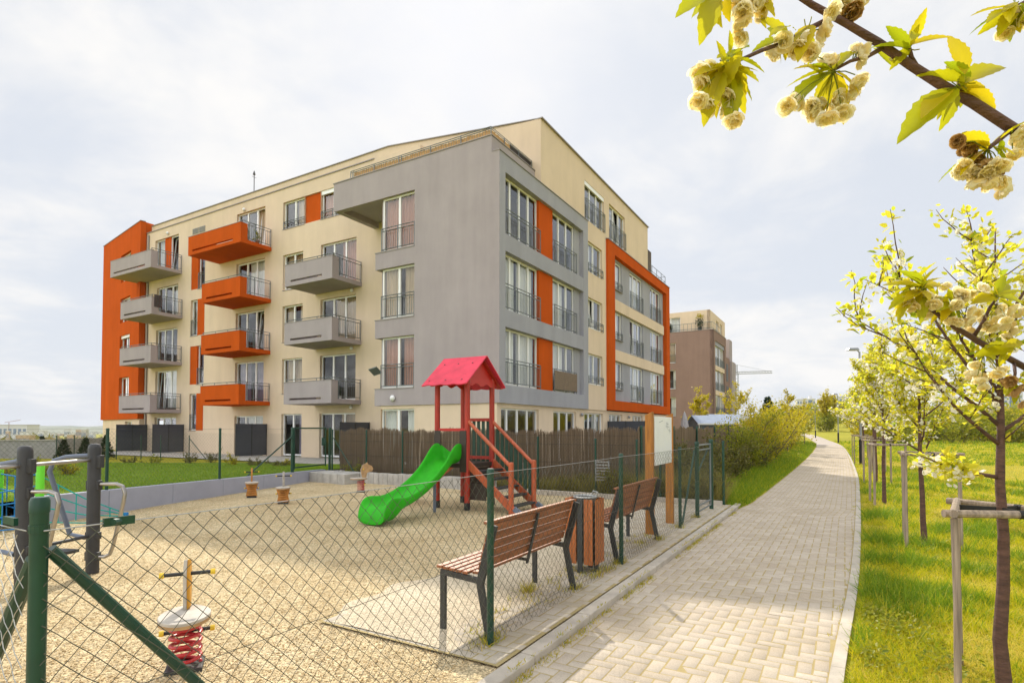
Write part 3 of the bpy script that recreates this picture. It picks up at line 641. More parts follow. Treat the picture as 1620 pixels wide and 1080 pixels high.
RF.wall(m_, .6, 10.7, 13.35, 15.9, [(4.6,6.2,13.4,15.2),(7.2,8.6,13.4,15.2)], d0=.5, th=.3); LG.wall(m_, .5, 18, 13.35, 15.9, [(4.0,7.6,13.4,15.3)], d0=.6, th=.3)
m_.add([(.6,.5,15.89),(10.7,.5,15.89),(10.7,18,15.89),(.6,18,15.89)], [(0,1,2,3)]); m_.add([(10.7,.5,11),(10.7,18,11),(10.7,18,15.89),(10.7,.5,15.89)], [(0,1,2,3)])
RF.wall(m_, .02, 8.38, -.6, .6, [], d0=-.02, th=.1)
LG.wall(m_, 0, 18, -.6, .75, [], d0=-.025, th=.1)
m_.build('cream_wall', M['cream'], b2)
m_ = MB(); m_.box(14.2, 17.4, .2, 6, -.5, 11.0); m_.box(14.6, 17.0, .6, 6, 11.0, 14.2); m_.build('grey_wing', M['grey2'], b2)
m_ = MB()
for a0, a1 in ((9.3,10.7),(11.4,12.8)):
    for k in range(3): RF.box(m_, a0, a1, 1.9+3.05*k, 4.3+3.05*k, .47, .499)
m_.build('dark_window', M['iron'], b2)
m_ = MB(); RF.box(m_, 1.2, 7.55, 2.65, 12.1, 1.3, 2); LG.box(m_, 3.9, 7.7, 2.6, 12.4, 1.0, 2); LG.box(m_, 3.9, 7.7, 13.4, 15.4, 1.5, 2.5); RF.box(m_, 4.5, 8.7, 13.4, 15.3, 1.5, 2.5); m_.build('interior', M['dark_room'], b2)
for k in range(3):
    z0 = 3.15+3.05*k
    window(RF, 1.15, 4.0, z0, z0+2.45, 3, b2, d=.25, rail='full', cur='cur_white' if k else None, sill=False, raild=.1); window(RF, 4.9, 7.6, z0, z0+2.45, 3, b2, d=.25, rail='full', cur='cur_white', sill=False, raild=.1)
pi = MB()
for k in range(3): RF.box(pi, 4.0, 4.9, 3.15+3.05*k, 5.6+3.05*k, .2, .4)
RF.box(pi, 1.15, 7.6, 11.7, 12.2, .1, .4); pi.build('pier', M['grey'], b2)
for k, h in enumerate(LH): window(LG, *h, 2, b2, d=.15, cur=['cur_white','cur_white','cur_beige'][k], rail='full', raild=.02)
window(LG, 4.0, 7.6, 13.4, 15.3, 3, b2, d=.75, cur='cur_white', sill=False); window(RF, 4.6, 6.2, 13.4, 15.2, 2, b2, d=.65, sill=False); window(RF, 7.2, 8.6, 13.4, 15.2, 2, b2, d=.65, sill=False)
r = MB()
for z in (13.6, 14.3): r.tube([(.1,9,z),(.1,.1,z),(5,.1,z)], .03, 5)
for i in range(20): r.tube([(.1,9-i*.46,13.35),(.1,9-i*.46,14.3)], .02, 4)
r.build('railing', M['steel'], b2, recalc=False)
cp = MB(); cp.box(-.05, .3, -.05, 18, 13.352, 13.4); cp.box(.301, 8.45, -.05, .3, 13.352, 13.4); cp.build('coping', M['coping'], b2)
def KW2(u, v, z=0): return Vector((K2.x+u*U[0]+v*V[0], K2.y+u*U[1]+v*V[1], z))
for u_, v_, lab, s_ in ((.3,1.6,'tall potted shrub at the corner of the brown block terrace',1.0),(.3,5.2,'low dark potted bush on the brown block terrace',.6)):
    t = thing('flower_pot', lab, 'potted plant', KW2(u_, v_, 13.4), 0)
    m_ = MB(); m_.lathe([(.2,0),(.26,.4),(.24,.42)], 10); m_.build('pot', M['iron'], t)
    n = 160; pos = NR.normal(0,(.22,.22,.3),(n,3))*s_+(0,0,.75*s_+.2); 
    scatter_mesh('foliage', DIA_V, DIA_F, pos, frames(NR.normal(0,1,(n,3)), NR.normal(0,1,(n,3))), NR.uniform(.12,.25,n), M['leaf_dark'], t)
    if s_ == 1: pos = NR.normal(0,(.2,.2,.14),(60,3))+(0,0,1.75); scatter_mesh('top_foliage', DIA_V, DIA_F, pos, frames(NR.normal(0,1,(60,3)), NR.normal(0,1,(60,3))), NR.uniform(.14,.25,60), M['leaf_yellow'], t)
# ================================================================== GROUND
def sstep(a, b, x): t = min(1, max(0, (x-a)/(b-a))); return t*t*(3-2*t)
def ground_z(x, y):
    if y < 1: return -.075
    q = x / max(y, 1); r = math.hypot(x, y)
    left = sstep(-.3, -.55, q) if q < -.3 else 0
    right = sstep(.42, .6, q)
    z = -.075 - 22 * left * sstep(48, 900, r)
    z += right * (7.5 * sstep(70, 260, y) + 6 * sstep(260, 900, y)) + (1-left)*(1-right) * 2.5 * sstep(110, 300, y)
    s, v = SV(x, y)
    if v < -3.2: z -= .35 * sstep(3.2, 9, -v) * (1 - sstep(25, 60, y))
    return z
xs = sorted(set([-4000,-2500,-1500,-900,-600,-420,-300,-220,-160,-120,-90,-70,-55,-45,-36,-28,-22,-16,-10,-5] + list(range(0,40,2)) + list(range(40,120,5)) + [130,150,175,200,240,300,380,480,620,900,1500,2500,4000]))
ys = sorted(set([-300,-60,-20,-8,-3] + list(range(0,40,2)) + list(range(40,130,5)) + [140,155,170,190,215,250,300,380,480,620,900,1400,2200,3200,4200]))
m_ = MB(); nx = len(xs)
vs = [(x, y, ground_z(x, y)) for y in ys for x in xs]
fs = [(j*nx+i, j*nx+i+1, (j+1)*nx+i+1, (j+1)*nx+i) for j in range(len(ys)-1) for i in range(nx-1)]
m_.add(vs, fs)
M['turf'] = multi_ground('turf_soil', [(.15,.17,.012),(.25,.25,.014),(.34,.3,.02),(.4,.31,.07)], (.35, 6), .8, .05)
tag(m_.build('ground', M['turf'], smooth=True, recalc=False), kind='structure')
# distant ridges
M['ridge'] = multi_ground('far_ridge', [(.12,.15,.12),(.2,.22,.16),(.3,.3,.22)], (.004, .02), .2, 1)
for k, (dist, h0, a0, a1) in enumerate(((2600, 4, -1.25, -.35), (3600, 16, -1.3, -.3))):
    m_ = MB(); n = 90; top = []; 
    for i in range(n+1):
        a = a0 + (a1-a0)*i/n; h = h0*(.65+.35*math.sin(i*.21+k)+.22*math.sin(i*.57+2*k)+.1*math.sin(i*1.9))
        top.append((dist*math.sin(a), dist*math.cos(a), h))
    vs = []
    for (x,y,h) in top: vs += [(x*.93,y*.93,-26),(x,y,h),(x*1.1,y*1.1,-26)]
    fs = []
    for i in range(n): o = i*3; fs += [(o,o+3,o+4,o+1),(o+1,o+4,o+5,o+2)]
    m_.add(vs, fs); tag(m_.build('hills', M['ridge'], smooth=True), kind='structure')

# ------------------------------------------------------------------ path
LPTS = [(-7,-.38),(8.6,-.38),(10,-.5),(25,-.55),(40,-.42),(57,-.05),(69.4,.5),(81,1.3),(95,2.4),(108,3.9),(124,6.2)]
RPTS = [(-7,-2.02),(0,-2.13),(4.2,-2.32),(12,-2.5),(20.2,-2.6),(40,-2.45),(57.6,-2.05),(69.4,-1.45),(81.2,-.6),(95,.5),(108.3,1.9),(124,4.2)]
def lerp(P, s):
    for i in range(len(P)-1):
        if s <= P[i+1][0]:
            (a, b), (c, d) = P[i], P[i+1]; t = (s-a)/(c-a)
            b0 = P[max(i-1,0)]; d1 = P[min(i+2,len(P)-1)]
            m0 = (d-b0[1])/(c-b0[0]) if i > 0 else (d-b)/(c-a); m1 = (d1[1]-b)/(d1[0]-a) if i+2 < len(P) else (d-b)/(c-a)
            h = c-a; return (2*t**3-3*t*t+1)*b + (t**3-2*t*t+t)*h*m0 + (-2*t**3+3*t*t)*d + (t**3-t*t)*h*m1
    return P[-1][1]
vl = lambda s: lerp(LPTS, s); vr = lambda s: lerp(RPTS, s)
ZP = -.06
def zpath(s, x, y): return max(0, ground_z(x, y)+.075)
M['pavers'] = bricks_mat('path_pavers', ((.455,.385,.305),(.535,.465,.375)), (.37,.295,.195))
M['pavers_pad'] = bricks_mat('pad_pavers', ((.43,.38,.30),(.54,.475,.385)), (.36,.29,.18))
M['joint'] = multi_ground('sandy_joint', [(.30,.235,.10),(.38,.30,.14),(.45,.36,.19)], (2, 40), .5, .01)
m_ = MB(); ss = [-7+i*1.0 for i in range(132)]
for i, s in enumerate(ss):
    for v in (vl(s)+.03, vr(s)-.02):
        p = W2(s, v); p.z = ZP-.003+zpath(s,p.x,p.y); m_.v.append(tuple(p))
m_.f = [(2*i, 2*i+2, 2*i+3, 2*i+1) for i in range(len(ss)-1)]
tag(m_.build('path', M['joint'], recalc=False), kind='structure')
def herring(name, s0, s1, fl, fr, z, mt, unit_=.1, ang=False, gap=.0052):
    Vt, Ft = [], []; ns = int((s1-s0)/unit_)+2; tmax = max(abs(fl(s)-fr(s)) for s in (s0,(s0+s1)/2,s1))+.2; nt = int(tmax/unit_)+2
    zo = {}
    for i in range(-1, ns):
        for j in range(-1, nt):
            m = (i-j) % 4
            if m == 0: w, h = 2, 1
            elif m == 3: w, h = 1, 2
            else: continue
            sa, sb, ta, tb = s0+i*unit_, s0+(i+w)*unit_, j*unit_, (j+h)*unit_
            sa, sb = max(sa, s0), min(sb, s1)
            if sb-sa < .03: continue
            sm = (sa+sb)/2; L = fl(sm); Wd = L-fr(sm); ta, tb = max(ta,0), min(tb,Wd)
            if tb-ta < .03: continue
            far = sm > 26; g = gap+rnd.uniform(-.001,.001); c = .004
            o = len(Vt); dz = rnd.gauss(0,.0007)
            p0 = W2(sm, L-(ta+tb)/2); zz = z+zpath(sm,p0.x,p0.y)+dz; tlx, tly = rnd.gauss(0,.0006), rnd.gauss(0,.0006)
            for (a, b, k) in ((0,0,0),(1,0,0),(1,1,0),(0,1,0),(0,0,1),(1,0,1),(1,1,1),(0,1,1)):
                e = g-.001 if k == 0 else g+c
                s_ = (sb-e) if a else (sa+e); t_ = (tb-e) if b else (ta+e)
                p = W2(s_, fl(s_)-t_); Vt.append((p.x, p.y, zz+(tlx if a else -tlx)+(tly if b else -tly)-(0 if k else .004)))
            Ft += [(o+4,o+5,o+6,o+7),(o,o+1,o+5,o+4),(o+1,o+2,o+6,o+5),(o+2,o+3,o+7,o+6),(o+3,o,o+4,o+7)]
    return np_mesh(name, Vt, Ft, mt)
tag(herring('path_pavers', -6, 60, vl, vr, ZP, M['pavers']), kind='structure')
m_ = MB()
for i, s in enumerate(ss):
    if s < 59: continue
    for v in (vl(s), vr(s)): p = W2(s, v); p.z = ZP+.004+zpath(s,p.x,p.y); m_.v.append(tuple(p))
k = len(m_.v)//2; m_.f = [(2*i, 2*i+2, 2*i+3, 2*i+1) for i in range(k-1)]
M['pavers_far'] = mat('far_pavers', (.4,.345,.29), .9, var=.12, vscale=1.5, bump=.3, bscale=30)
tag(m_.build('far_path', M['pavers_far'], recalc=False), kind='structure')
# kerbs
def kerb_line(name, s0, s1, f, w, z0, z1, step=1.0, gap=.006):
    m = MB(); s = s0
    while s < s1:
        e = min(s+step, s1); a = s+gap/2; b = e-gap/2
        P = [W2(a, f(a)), W2(b, f(b)), W2(b, f(b)+w), W2(a, f(a)+w)]
        m.box8([(p.x,p.y,z0+zpath(s,p.x,p.y)) for p in P] + [(p.x,p.y,z1+zpath(s,p.x,p.y)+rnd.gauss(0,.0015)) for p in P]); s = e
    return tag(m.build(name, M['kerbstone'], bevel=.008 if s1 < 20 else 0), kind='structure')
kerb_line('kerb', -7, 9.3, lambda s: -.375, .12, -.2, .0)
kerb_line('edging_strip', -7, 100, lambda s: vr(s)-.09, .085, -.2, -.05)

# ------------------------------------------------------------------ playground floor
SMAX = 9.0
KL = lambda s: W2(s, 0)
wallA, wallB = Vector((*G(40,832), 0)), Vector((*G(515,757), 0))      # foot of the low white wall
# rear boundary runs along V from the front corner
RC = Vector((4.27, 11.73, 0)); 
def RB(k, off=0): return Vector((RC.x + k*V[0] + off*U[0], RC.y + k*V[1] + off*U[1], 0))
M['gravel'] = multi_ground('pea_gravel', [(.40,.295,.15),(.57,.44,.25),(.7,.57,.35),(.77,.66,.45)], (.9, 16), .9, .02, vor=70)
def gravel_z(s, v):
    e = min(1, max(0, (v-.2)/1.5)) if s > -.6 else 1
    n = math.sin(s*1.9+1.3*math.sin(v*1.1))*math.sin(v*2.3+.9*math.sin(s*1.7))*.6+.4*math.sin(s*4.7+v*2.9)*math.sin(v*5.3-s*1.9)
    return -.014+.014*n*e
m_ = MB(); sa = [-8+.14*i for i in range(121)]; va = [-.25+.14*i for i in range(118)]
for s_ in sa:
    for v_ in va: p = W2(s_, v_); m_.v.append((p.x,p.y,gravel_z(s_,v_)))
m_.f = [(i*118+j, (i+1)*118+j, (i+1)*118+j+1, i*118+j+1) for i in range(120) for j in range(117)]
tag(m_.build('playground_floor', M['gravel'], recalc=False, smooth=True), kind='structure')
# loose pebbles on it
n = 52000; 
a = NR.uniform(0,1,n); d = 2.2+11*NR.uniform(0,1,n)**1.7; x = (-1.05+1.1*a)*d; y = d
s_ = (x-FO[0])*U[0]+(y-FO[1])*U[1]; v_ = (x-FO[0])*V[0]+(y-FO[1])*V[1]
ok = (v_ > -.05) & ~((s_ > -.25) & (v_ < 1.5+.12*np.sin(s_*5)))
x, y = x[ok], y[ok]; n = len(x)
OV = [(1,0,0),(0,1,0),(-1,0,0),(0,-1,0),(0,0,.7),(0,0,-.7)]; OFc = [(0,1,4),(1,2,4),(2,3,4),(3,0,4),(1,0,5),(2,1,5),(3,2,5),(0,3,5)]
sc = NR.uniform(.0035,.0095,(n,1))*NR.uniform(.6,1.3,(n,3))
M['pebble'] = leafmat('pebble', [(.34,.23,.1),(.62,.46,.24),(.78,.62,.38),(.5,.35,.16),(.86,.76,.56)], 0, .9)
o = scatter_mesh('gravel_pebbles', OV, OFc, np.stack([x,y,np.array([gravel_z(*SV(a_,b_)) for a_,b_ in zip(x,y)])+NR.uniform(.001,.006,n)],1), frames(NR.normal(0,1,(n,3))*(1,1,.3), np.tile([[0,0,1.]],(n,1))+NR.normal(0,.3,(n,3))), sc, M['pebble'], smooth=True)
tag(o, kind='stuff')
# paved pad below the benches
pad_l = lambda s: 1.48 + .0*s
m_ = MB(); m_.add([(*W2(-.3,-.25).xy,.0045),(*W2(8.9,-.25).xy,.0045),(*W2(8.9,1.5).xy,.0045),(*W2(-.3,1.5).xy,.0045)], [(0,1,2,3)])
tag(m_.build('pad_bed', M['joint'], recalc=False), kind='structure')
tag(herring('bench_pad', -.28, 8.9, pad_l, lambda s: -.25, .008, M['pavers_pad']), kind='structure')
# sand swept over the pad: a thin irregular drift
M['sand'] = multi_ground('drifted_sand', [(.46,.38,.26),(.54,.46,.33),(.6,.52,.4)], (1.5, 40), .4, .006, vor=110)
m_ = MB(); st = [(-.26+i*.12) for i in range(60)]; n = 0
for i, s in enumerate(st):
    lo = .22+.1*math.sin(s*4.1)+.06*math.sin(s*11)+.03*rnd.random() + .9*sstep(2.2,5,s); hi = 1.56+.12*math.sin(s*2.3)+.06*math.sin(s*9)
    lo = min(lo, hi-.02)
    for t in range(5):
        v = lo+(hi-lo)*t/4; p = W2(s, v); m_.v.append((p.x,p.y,.0095+(.006 if 0 < t < 4 else -.004)))
m_.f = [(5*i+t, 5*i+5+t, 5*i+6+t, 5*i+1+t) for i in range(len(st)-1) for t in range(4)]
tag(m_.build('drifted_sand', M['sand'], recalc=False, smooth=True), kind='stuff')

# ------------------------------------------------------------------ low white wall, edging blocks, lawn
wd = (wallB-wallA); wl = wd.length; wd.normalize(); wn = Vector((-wd.y, wd.x, 0))
t = thing('retaining_wall', 'low white concrete wall between the gravel and the lawn', 'wall', wallA, math.atan2(wd.y, wd.x))
m_ = MB(); k = 6
for i in range(k):
    a, b = wl*i/k, wl*(i+1)/k-.008; za, zb_ = .46-.16*a/wl, .46-.16*b/wl
    m_.box8([(a,0,-.1),(b,0,-.1),(b,.16,-.1),(a,.16,-.1),(a,0,za),(b,0,zb_),(b,.16,zb_),(a,.16,za)])
m_.build('panel', M['retwall'], t, bevel=.006)
def wall_at(px):   # distance along the wall seen at pixel px
    q = (px-810)/F; return (q*wallA.y-wallA.x)/(wd.x-q*wd.y)
t = thing('block_edging', 'row of upright pale concrete blocks at the foot of the reed fence', 'edging', RB(0), math.atan2(V[1], V[0]))
m_ = MB(); x_ = 5.4
while x_ < 11.6:
    w_ = rnd.uniform(.17,.21); h = .3+rnd.uniform(-.015,.015); m_.box(x_, x_+w_-.008, -.0+rnd.uniform(0,.01), .16, -.1, h); x_ += w_
m_.build('upright_block', M['concrete'], t, bevel=.012)
m_ = MB(); x_ = -.1
while x_ < 5.4: m_.box(x_, x_+.99, 0, .08, -.1, .1); x_ += 1.0
m_.build('kerb_block', M['kerbstone'], t, bevel=.008)
m_ = MB()      # corner planter step
for i in range(5): m_.box(10.1+i*.3, 10.1+i*.3+.29, .17, .75, -.1, .27+.004*i)
m_.build('step_block', M['concrete'], t, bevel=.012)
# lawn
M['lawn_base'] = multi_ground('lawn_base', [(.09,.16,.01),(.14,.22,.014),(.2,.28,.02)], (.6, 14), .8, .03)
def lawn_z(a, b): return float(np.interp(a, [-14,0,wl,wl+6,wl+9], [.45,.42,.28,.03,-.06])) - .006*b
m_ = MB(); na, nb = 26, 22
for i in range(na+1):
    a_ = -14+(wl+9+14)*i/na
    for j in range(nb+1):
        b_ = .155+(34*(j/nb)**1.5); p = wallA+wd*a_+wn*b_; m_.v.append((p.x,p.y,lawn_z(a_,b_)))
m_.f = [(i*(nb+1)+j, i*(nb+1)+j+1, (i+1)*(nb+1)+j+1, (i+1)*(nb+1)+j) for i in range(na) for j in range(nb)]
tag(m_.build('lawn', M['lawn_base'], recalc=False, smooth=True), kind='structure')
m_ = MB(); tp = [KW(-1,-3), KW(26,-3), KW(26,.2), KW(2.8,.2), KW(2.8,33), KW(-1.2,33)]
m_.add([(p.x,p.y,-.03) for p in tp], [(0,1,2,3),(0,3,4,5)])
tag(m_.build('terrace_paving', M['concrete'], recalc=False), kind='structure')

# ================================================================== PLAY TOWER
t = thing('play_tower', 'red timber play tower with pinkish red roof, stairs and green slide', 'playground tower', (-.88, 11.07, 0), ROT)
A, B = .9, .74
for i, (x, y) in enumerate(((0,0),(A,0),(0,B),(A,B))):
    m_ = MB(); m_.tube([(x,y,.0),(x,y,.14)], .062, 12); m_.build('post_shoe', M['black_rubber'], t, smooth='auto')
    m_ = MB(); m_.tube([(x,y,.1),(x,y,2.66)], .056, 12); m_.build('post', M['red_wood'], t, smooth='auto')
m_ = MB(); m_.box(-.03, A+.03, -.03, B+.03, .82, .9); m_.build('platform', M['brown_panel'], t)
for s in (-1, 1):   # two roof sheets with a wavy lower edge
    m_ = MB(); ex, ez, rx, rz = .45+s*.73, 2.44, .45, 3.05; pts = []
    N_ = 26; y0, y1 = -.17, .91
    for i in range(N_+1):
        y = y0+(y1-y0)*i/N_; k = 1 + .035*abs(math.sin(math.pi*i/N_*3.5))-.02
        pts.append((rx+(ex-rx)*k, y, rz+(ez-rz)*k))
    poly3 = [(rx, y0, rz)] + pts + [(rx, y1, rz)]
    nrm = Vector((s*.61, 0, .73)).normalized()*.022
    m_.extr(poly3, nrm); o = m_.build('roof', M['red_pink'], t)
    b_ = MB()
    for (f, y) in ((.25,.05),(.25,.4),(.25,.75),(.85,.0),(.85,.4),(.85,.8)):
        c_ = Vector((rx+(ex-rx)*f, y, rz+(ez-rz)*f))+nrm; b_.tube([c_, c_+nrm*.5], .016, 8)
    b_.build('bolt', M['bolt'], o)
for y in (-.012, B+.012):
    m_ = MB(); m_.extr([(-.12,y-.012,2.58),(1.02,y-.012,2.58),(.45,y-.012,2.98)], (0,.024,0)); m_.build('gable_panel', M['red_rail'], t)
    m_ = MB(); m_.extr([(-.12,y-.03,2.5)]+[(-.12+1.14*i/20, y-.03, 2.47+.03*math.cos(i*math.pi/20*6)) for i in range(21)]+[(1.02,y-.03,2.6),(-.12,y-.03,2.6)], (0,.016,0)); m_.build('fascia', M['red_rail'], t)
    m_ = MB()
    for s in (-1,1): m_.bar((.45,y-.045,2.99),(.45+s*.66,y-.045,2.44),.02,.09,(0,1,0))
    m_.build('barge_board', M['red_wood'], t)
m_ = MB(); m_.bar((0,.03,1.57),(0,B-.03,1.57),.05,.055); m_.build('slide_rail', M['red_rail'], t)
for y0, y1 in ((-.02,.13),(.61,.76)): m_ = MB(); m_.box(-.075,-.055,y0,y1,.74,1.55); m_.build('side_panel', M['brown_panel'], t)
# balustrades: far side (y=B) and back (x=A)
for z in (1.78, .98): m_ = MB(); m_.bar((A,0.02,z),(A,B,z),.05,.065); m_.build('rail', M['red_wood'], t)
m_ = MB()
for i in range(5): y = .12+i*.12; m_.box(A+.027, A+.045, y-.035, y+.035, .9, 1.76)
m_.build('plank_balustrade', M['green_plank'], t)
# stairs toward -y
for x in (0, A):
    m_ = MB(); m_.tube([(x,-1.0,0),(x,-1.0,.93)], .05, 12); m_.lathe([(.05,.93),(.045,.955),(.01,.965)], 12, (x,-1.0,0)); m_.build('newel_post', M['red_rail_wood'], t, smooth='auto')
    m_ = MB(); m_.tube([(x,-.02,1.74),(x,-.99,.88)], .036, 10); m_.build('handrail', M['red_rail_wood'], t, smooth='auto')
    m_ = MB(); m_.bar((x,-.0,.92),(x,-1.12,.0),.05,.13); m_.build('stringer', M['red_rail_wood'], t)
    m_ = MB(); m_.bar((x,-1.07,.1),(x,-1.19,.02),.054,.09); m_.build('stringer_shoe', M['gym_blue'], t)
for i in range(5):
    y = -.98+i*.19; m_ = MB(); m_.box(.03, A-.03, y-.075, y+.075, .1+i*.158, .14+i*.158); m_.build('tread', M['iron'], t, bevel=.006)
m_ = MB()
for i in range(8):
    y = -.12-i*.11; f = -y/.97; m_.box(A+.03, A+.048, y-.035, y+.035, max(.1,.9-.86*f), 1.7-.86*f)
m_.build('stair_balustrade', M['green_plank'], t)
m_ = MB(); m_.box(.06, A-.06, .005, .03, .18, .8); m_.box(.03,.05,-.42,-.06,.2,.52); m_.build('skirt_panel', M['brown_panel'], t)
# climbing ramp on the far side
m_ = MB(); m_.bar((.2,B+.03,.86),(.2,1.95,.03),.07,.07); m_.bar((.7,B+.03,.86),(.7,1.95,.03),.07,.07); m_.bar((.1,1.97,.04),(.8,1.97,.04),.08,.08)
for i in range(5): f = .15+i*.18; m_.bar((.15,B+.03+f*1.18,.9-.83*f),(.75,B+.03+f*1.18,.9-.83*f),.05,.04)
m_.build('climbing_ramp', M['wood_bin'], t)
# slide
ST = [(.03,.95,.30,.23,None),(-.1,.95,.36,.235,None),(-.25,.94,.37,.24,None),(-.42,.87,.32,.24,None),(-.62,.75,.22,.24,None),(-.9,.6,.165,.24,None),(-1.25,.44,.15,.24,None),(-1.55,.335,.15,.24,None),(-1.8,.28,.15,.245,None),(-1.98,.265,.16,.25,.16),(-2.08,.27,.17,.25,.0),(-2.24,.28,.17,.25,.0),(-2.36,.26,.155,.25,.0),(-2.44,.21,.12,.245,.0),(-2.485,.13,.07,.24,.0),(-2.5,.03,.03,.235,.0)]
m_ = MB(); k = 15
for x, zf, hs, w, zb in ST:
    b_ = zf-.07 if zb is None else zb
    pr = [(-w-.045,b_),(-w-.05,zf+hs*.6),(-w-.052,zf+hs-.02),(-w-.03,zf+hs),(-w-.004,zf+hs-.025),(-w+.012,zf+.1*min(1,hs/.15)),(-w+.06,zf+.025),(0,zf),(w-.06,zf+.025),(w-.012,zf+.1*min(1,hs/.15)),(w+.004,zf+hs-.025),(w+.03,zf+hs),(w+.052,zf+hs-.02),(w+.05,zf+hs*.6),(w+.045,b_)]
    m_.v += [(x*.9, .37+a, b) for a, b in pr]
for i in range(len(ST)-1):
    for j in range(k): j2 = (j+1) % k; m_.f.append((i*k+j, i*k+j2, (i+1)*k+j2, (i+1)*k+j))
m_.f.append(tuple(range(k))); m_.f.append(tuple((len(ST)-1)*k+j for j in range(k)))
o = m_.build('slide', M['green_slide'], t, smooth=True)
sub = o.modifiers.new('sub','SUBSURF'); sub.levels = sub.render_levels = 2
m_ = MB(); m_.tube([(-.55,.37,.0),(-.55,.37,.72)], .03, 10); m_.build('slide_strut', M['gym_blue'], t)

# ================================================================== SPRING RIDERS
def spring_tube(m, r, h, turns, wr, z0=0):
    n = int(turns*16); pts = []
    for i in range(n+1):
        a = 2*math.pi*turns*i/n; pts.append((r*math.cos(a), r*math.sin(a), z0+h*i/n))
    m.tube(pts, wr, 8)
def rider(loc, rz, label, sp='red_steel', plate='ply', board='ply', board_b='ply_yellow', head=False, scale=1, boxy=False, group='spring riders on the gravel'):
    t = thing('spring_rider', label, 'spring rider', loc, rz, group); t.scale = (scale,)*3
    m_ = MB(); m_.box(-.11,.11,-.11,.11,-.05,.012); m_.build('base_plate', M['iron'], t)
    m_ = MB(); spring_tube(m_, .092, .29, 5.5, .0125, .01); m_.build('spring', M[sp], t, smooth=True)
    if boxy:
        m_ = MB(); m_.extr([(-.13,-.05,.02),(.13,-.05,.02),(.1,-.05,.16),(.14,-.05,.3),(-.14,-.05,.3),(-.1,-.05,.16)], (0,.035,0)); m_.extr([(-.13,.02,.02),(.13,.02,.02),(.1,.02,.16),(.14,.02,.3),(-.14,.02,.3),(-.1,.02,.16)], (0,.035,0)); m_.build('side_board', M['ply_orange'], t)
    m_ = MB(); m_.box(-.06,.06,-.06,.06,.3,.325); m_.build('bracket', M['iron'], t)
    # teardrop seat: nose forward (+y)
    out = []
    for i in range(28):
        a = 2*math.pi*i/28; rr = 1 - .28*max(0, math.sin(a))**2
        out.append((.155*math.cos(a)*rr, -.06+.22*math.sin(a)))
    m_ = MB(); m_.prism(out, .322, .365); m_.build('seat', M[plate], t, bevel=.006)
    m_ = MB(); m_.prism([(x*1.004,y*1.004-.0002) for x,y in out], .324, .345); m_.build('seat_edge', M['ply_edge'], t)
    # upright board, thin across x
    if not head:
        pr = [(.02,.36),(.11,.36),(.135,.5),(.12,.6),(.09,.69),(.03,.7),(-.005,.62),(.0,.5)]
    else:
        pr = [(.02,.36),(.12,.36),(.15,.5),(.27,.53),(.31,.6),(.26,.68),(.17,.72),(.15,.78),(.11,.74),(.03,.7),(-.02,.58),(.0,.46)]
    m_ = MB(); m_.extr([(-.02,y,z) for y,z in pr], (.02,0,0)); m_.build('upright_board', M[board], t)
    m_ = MB(); m_.extr([(.001,y+.012,z) for y,z in pr], (.018,0,0)); m_.build('upright_back', M[board_b], t)
    for z, y, nm in ((.6,.07,'handlebar'),(.2,.1,'foot_bar')):
        m_ = MB(); m_.tube([(-.15,y,z),(.15,y,z)], .013, 8); o = m_.build(nm, M['black_rubber'], t, smooth='auto')
        m_ = MB()
        for s in (-1,1): m_.tube([(s*.14,y,z),(s*.168,y,z)], .019, 10)
        m_.build('end_cap', M['yellow'], o, smooth='auto')
    return t
rider((*G(293,1052),0), R(24), 'near spring rider with weathered teardrop seat on a red coil spring')
rider((*G(398,785),0), R(25), 'orange plywood spring rider nearest to the white wall', 'ply_orange', 'ply', 'ply_orange', 'ply_orange', scale=.95, boxy=True)
rider((*G(448,795),0), R(18), 'orange spring rider with a grey upright, second from the white wall', 'ply_orange', 'ply', 'ply', 'ply', scale=.95, boxy=True)
rider((*G(571,777),0), R(-78), 'spring rider with animal head and dark red spring by the reed fence', 'red_steel', 'ply', 'ply', 'ply_edge', True, scale=.95)

# ================================================================== OUTDOOR GYM
P1, P2 = Vector((*G(35,936),0)), Vector((*G(146,905),0))
gd = (P2-P1); gl = gd.length; ga = math.atan2(gd.y, gd.x)
t = thing('outdoor_gym_station', 'anthracite outdoor gym frame of two posts with bent steel handles', 'gym equipment', P1, ga)
for x in (0, gl):
    m_ = MB(); m_.lathe([(.064,0),(.064,1.37),(.06,1.4),(.048,1.42),(.02,1.43)], 20, (x,0,0)); m_.build('post', M['gym'], t, smooth='auto')
    for cb_ in ((x-.03,x+.03,-.105,.0,1.16,1.3),(x-.03,x+.03,-.085,.08,.91,1.02),(x-.03,x+.03,-.085,.08,.13,.23),(x-.03,x+.03,-.085,.08,.37,.45)): m_ = MB(); m_.box(*cb_); m_.build('clamp', M['gym'], t, bevel=.008)
    m_ = MB(); y0 = -.09
    pts = [(x,y0,.98),(x-.0,y0-.2,.985),(x-.0,y0-.28,.96),(x-.0,y0-.31,.88),(x-.0,y0-.29,.78),(x-.0,y0-.17,.3),(x-.0,y0-.13,.21),(x-.0,y0-.07,.18),(x,y0,.18)]
    m_.tube(pts, .02, 10); m_.build('handle', M['chrome'], t, smooth='auto')
m_ = MB(); m_.tube([(-.9,-.01,1.215),(0,0,1.235),(gl,0,1.25)], .02, 10); m_.build('top_bar', M['chrome'], t, smooth='auto')
m_ = MB(); m_.tube([(gl,.0,1.3),(gl-.06,.3,1.28),(gl-.1,.42,1.24),(gl-.12,.45,1.12),(gl-.02,.28,.42),(gl,.1,.38)], .026, 10); m_.build('swing_arm', M['gym_blue'], t, smooth='auto')
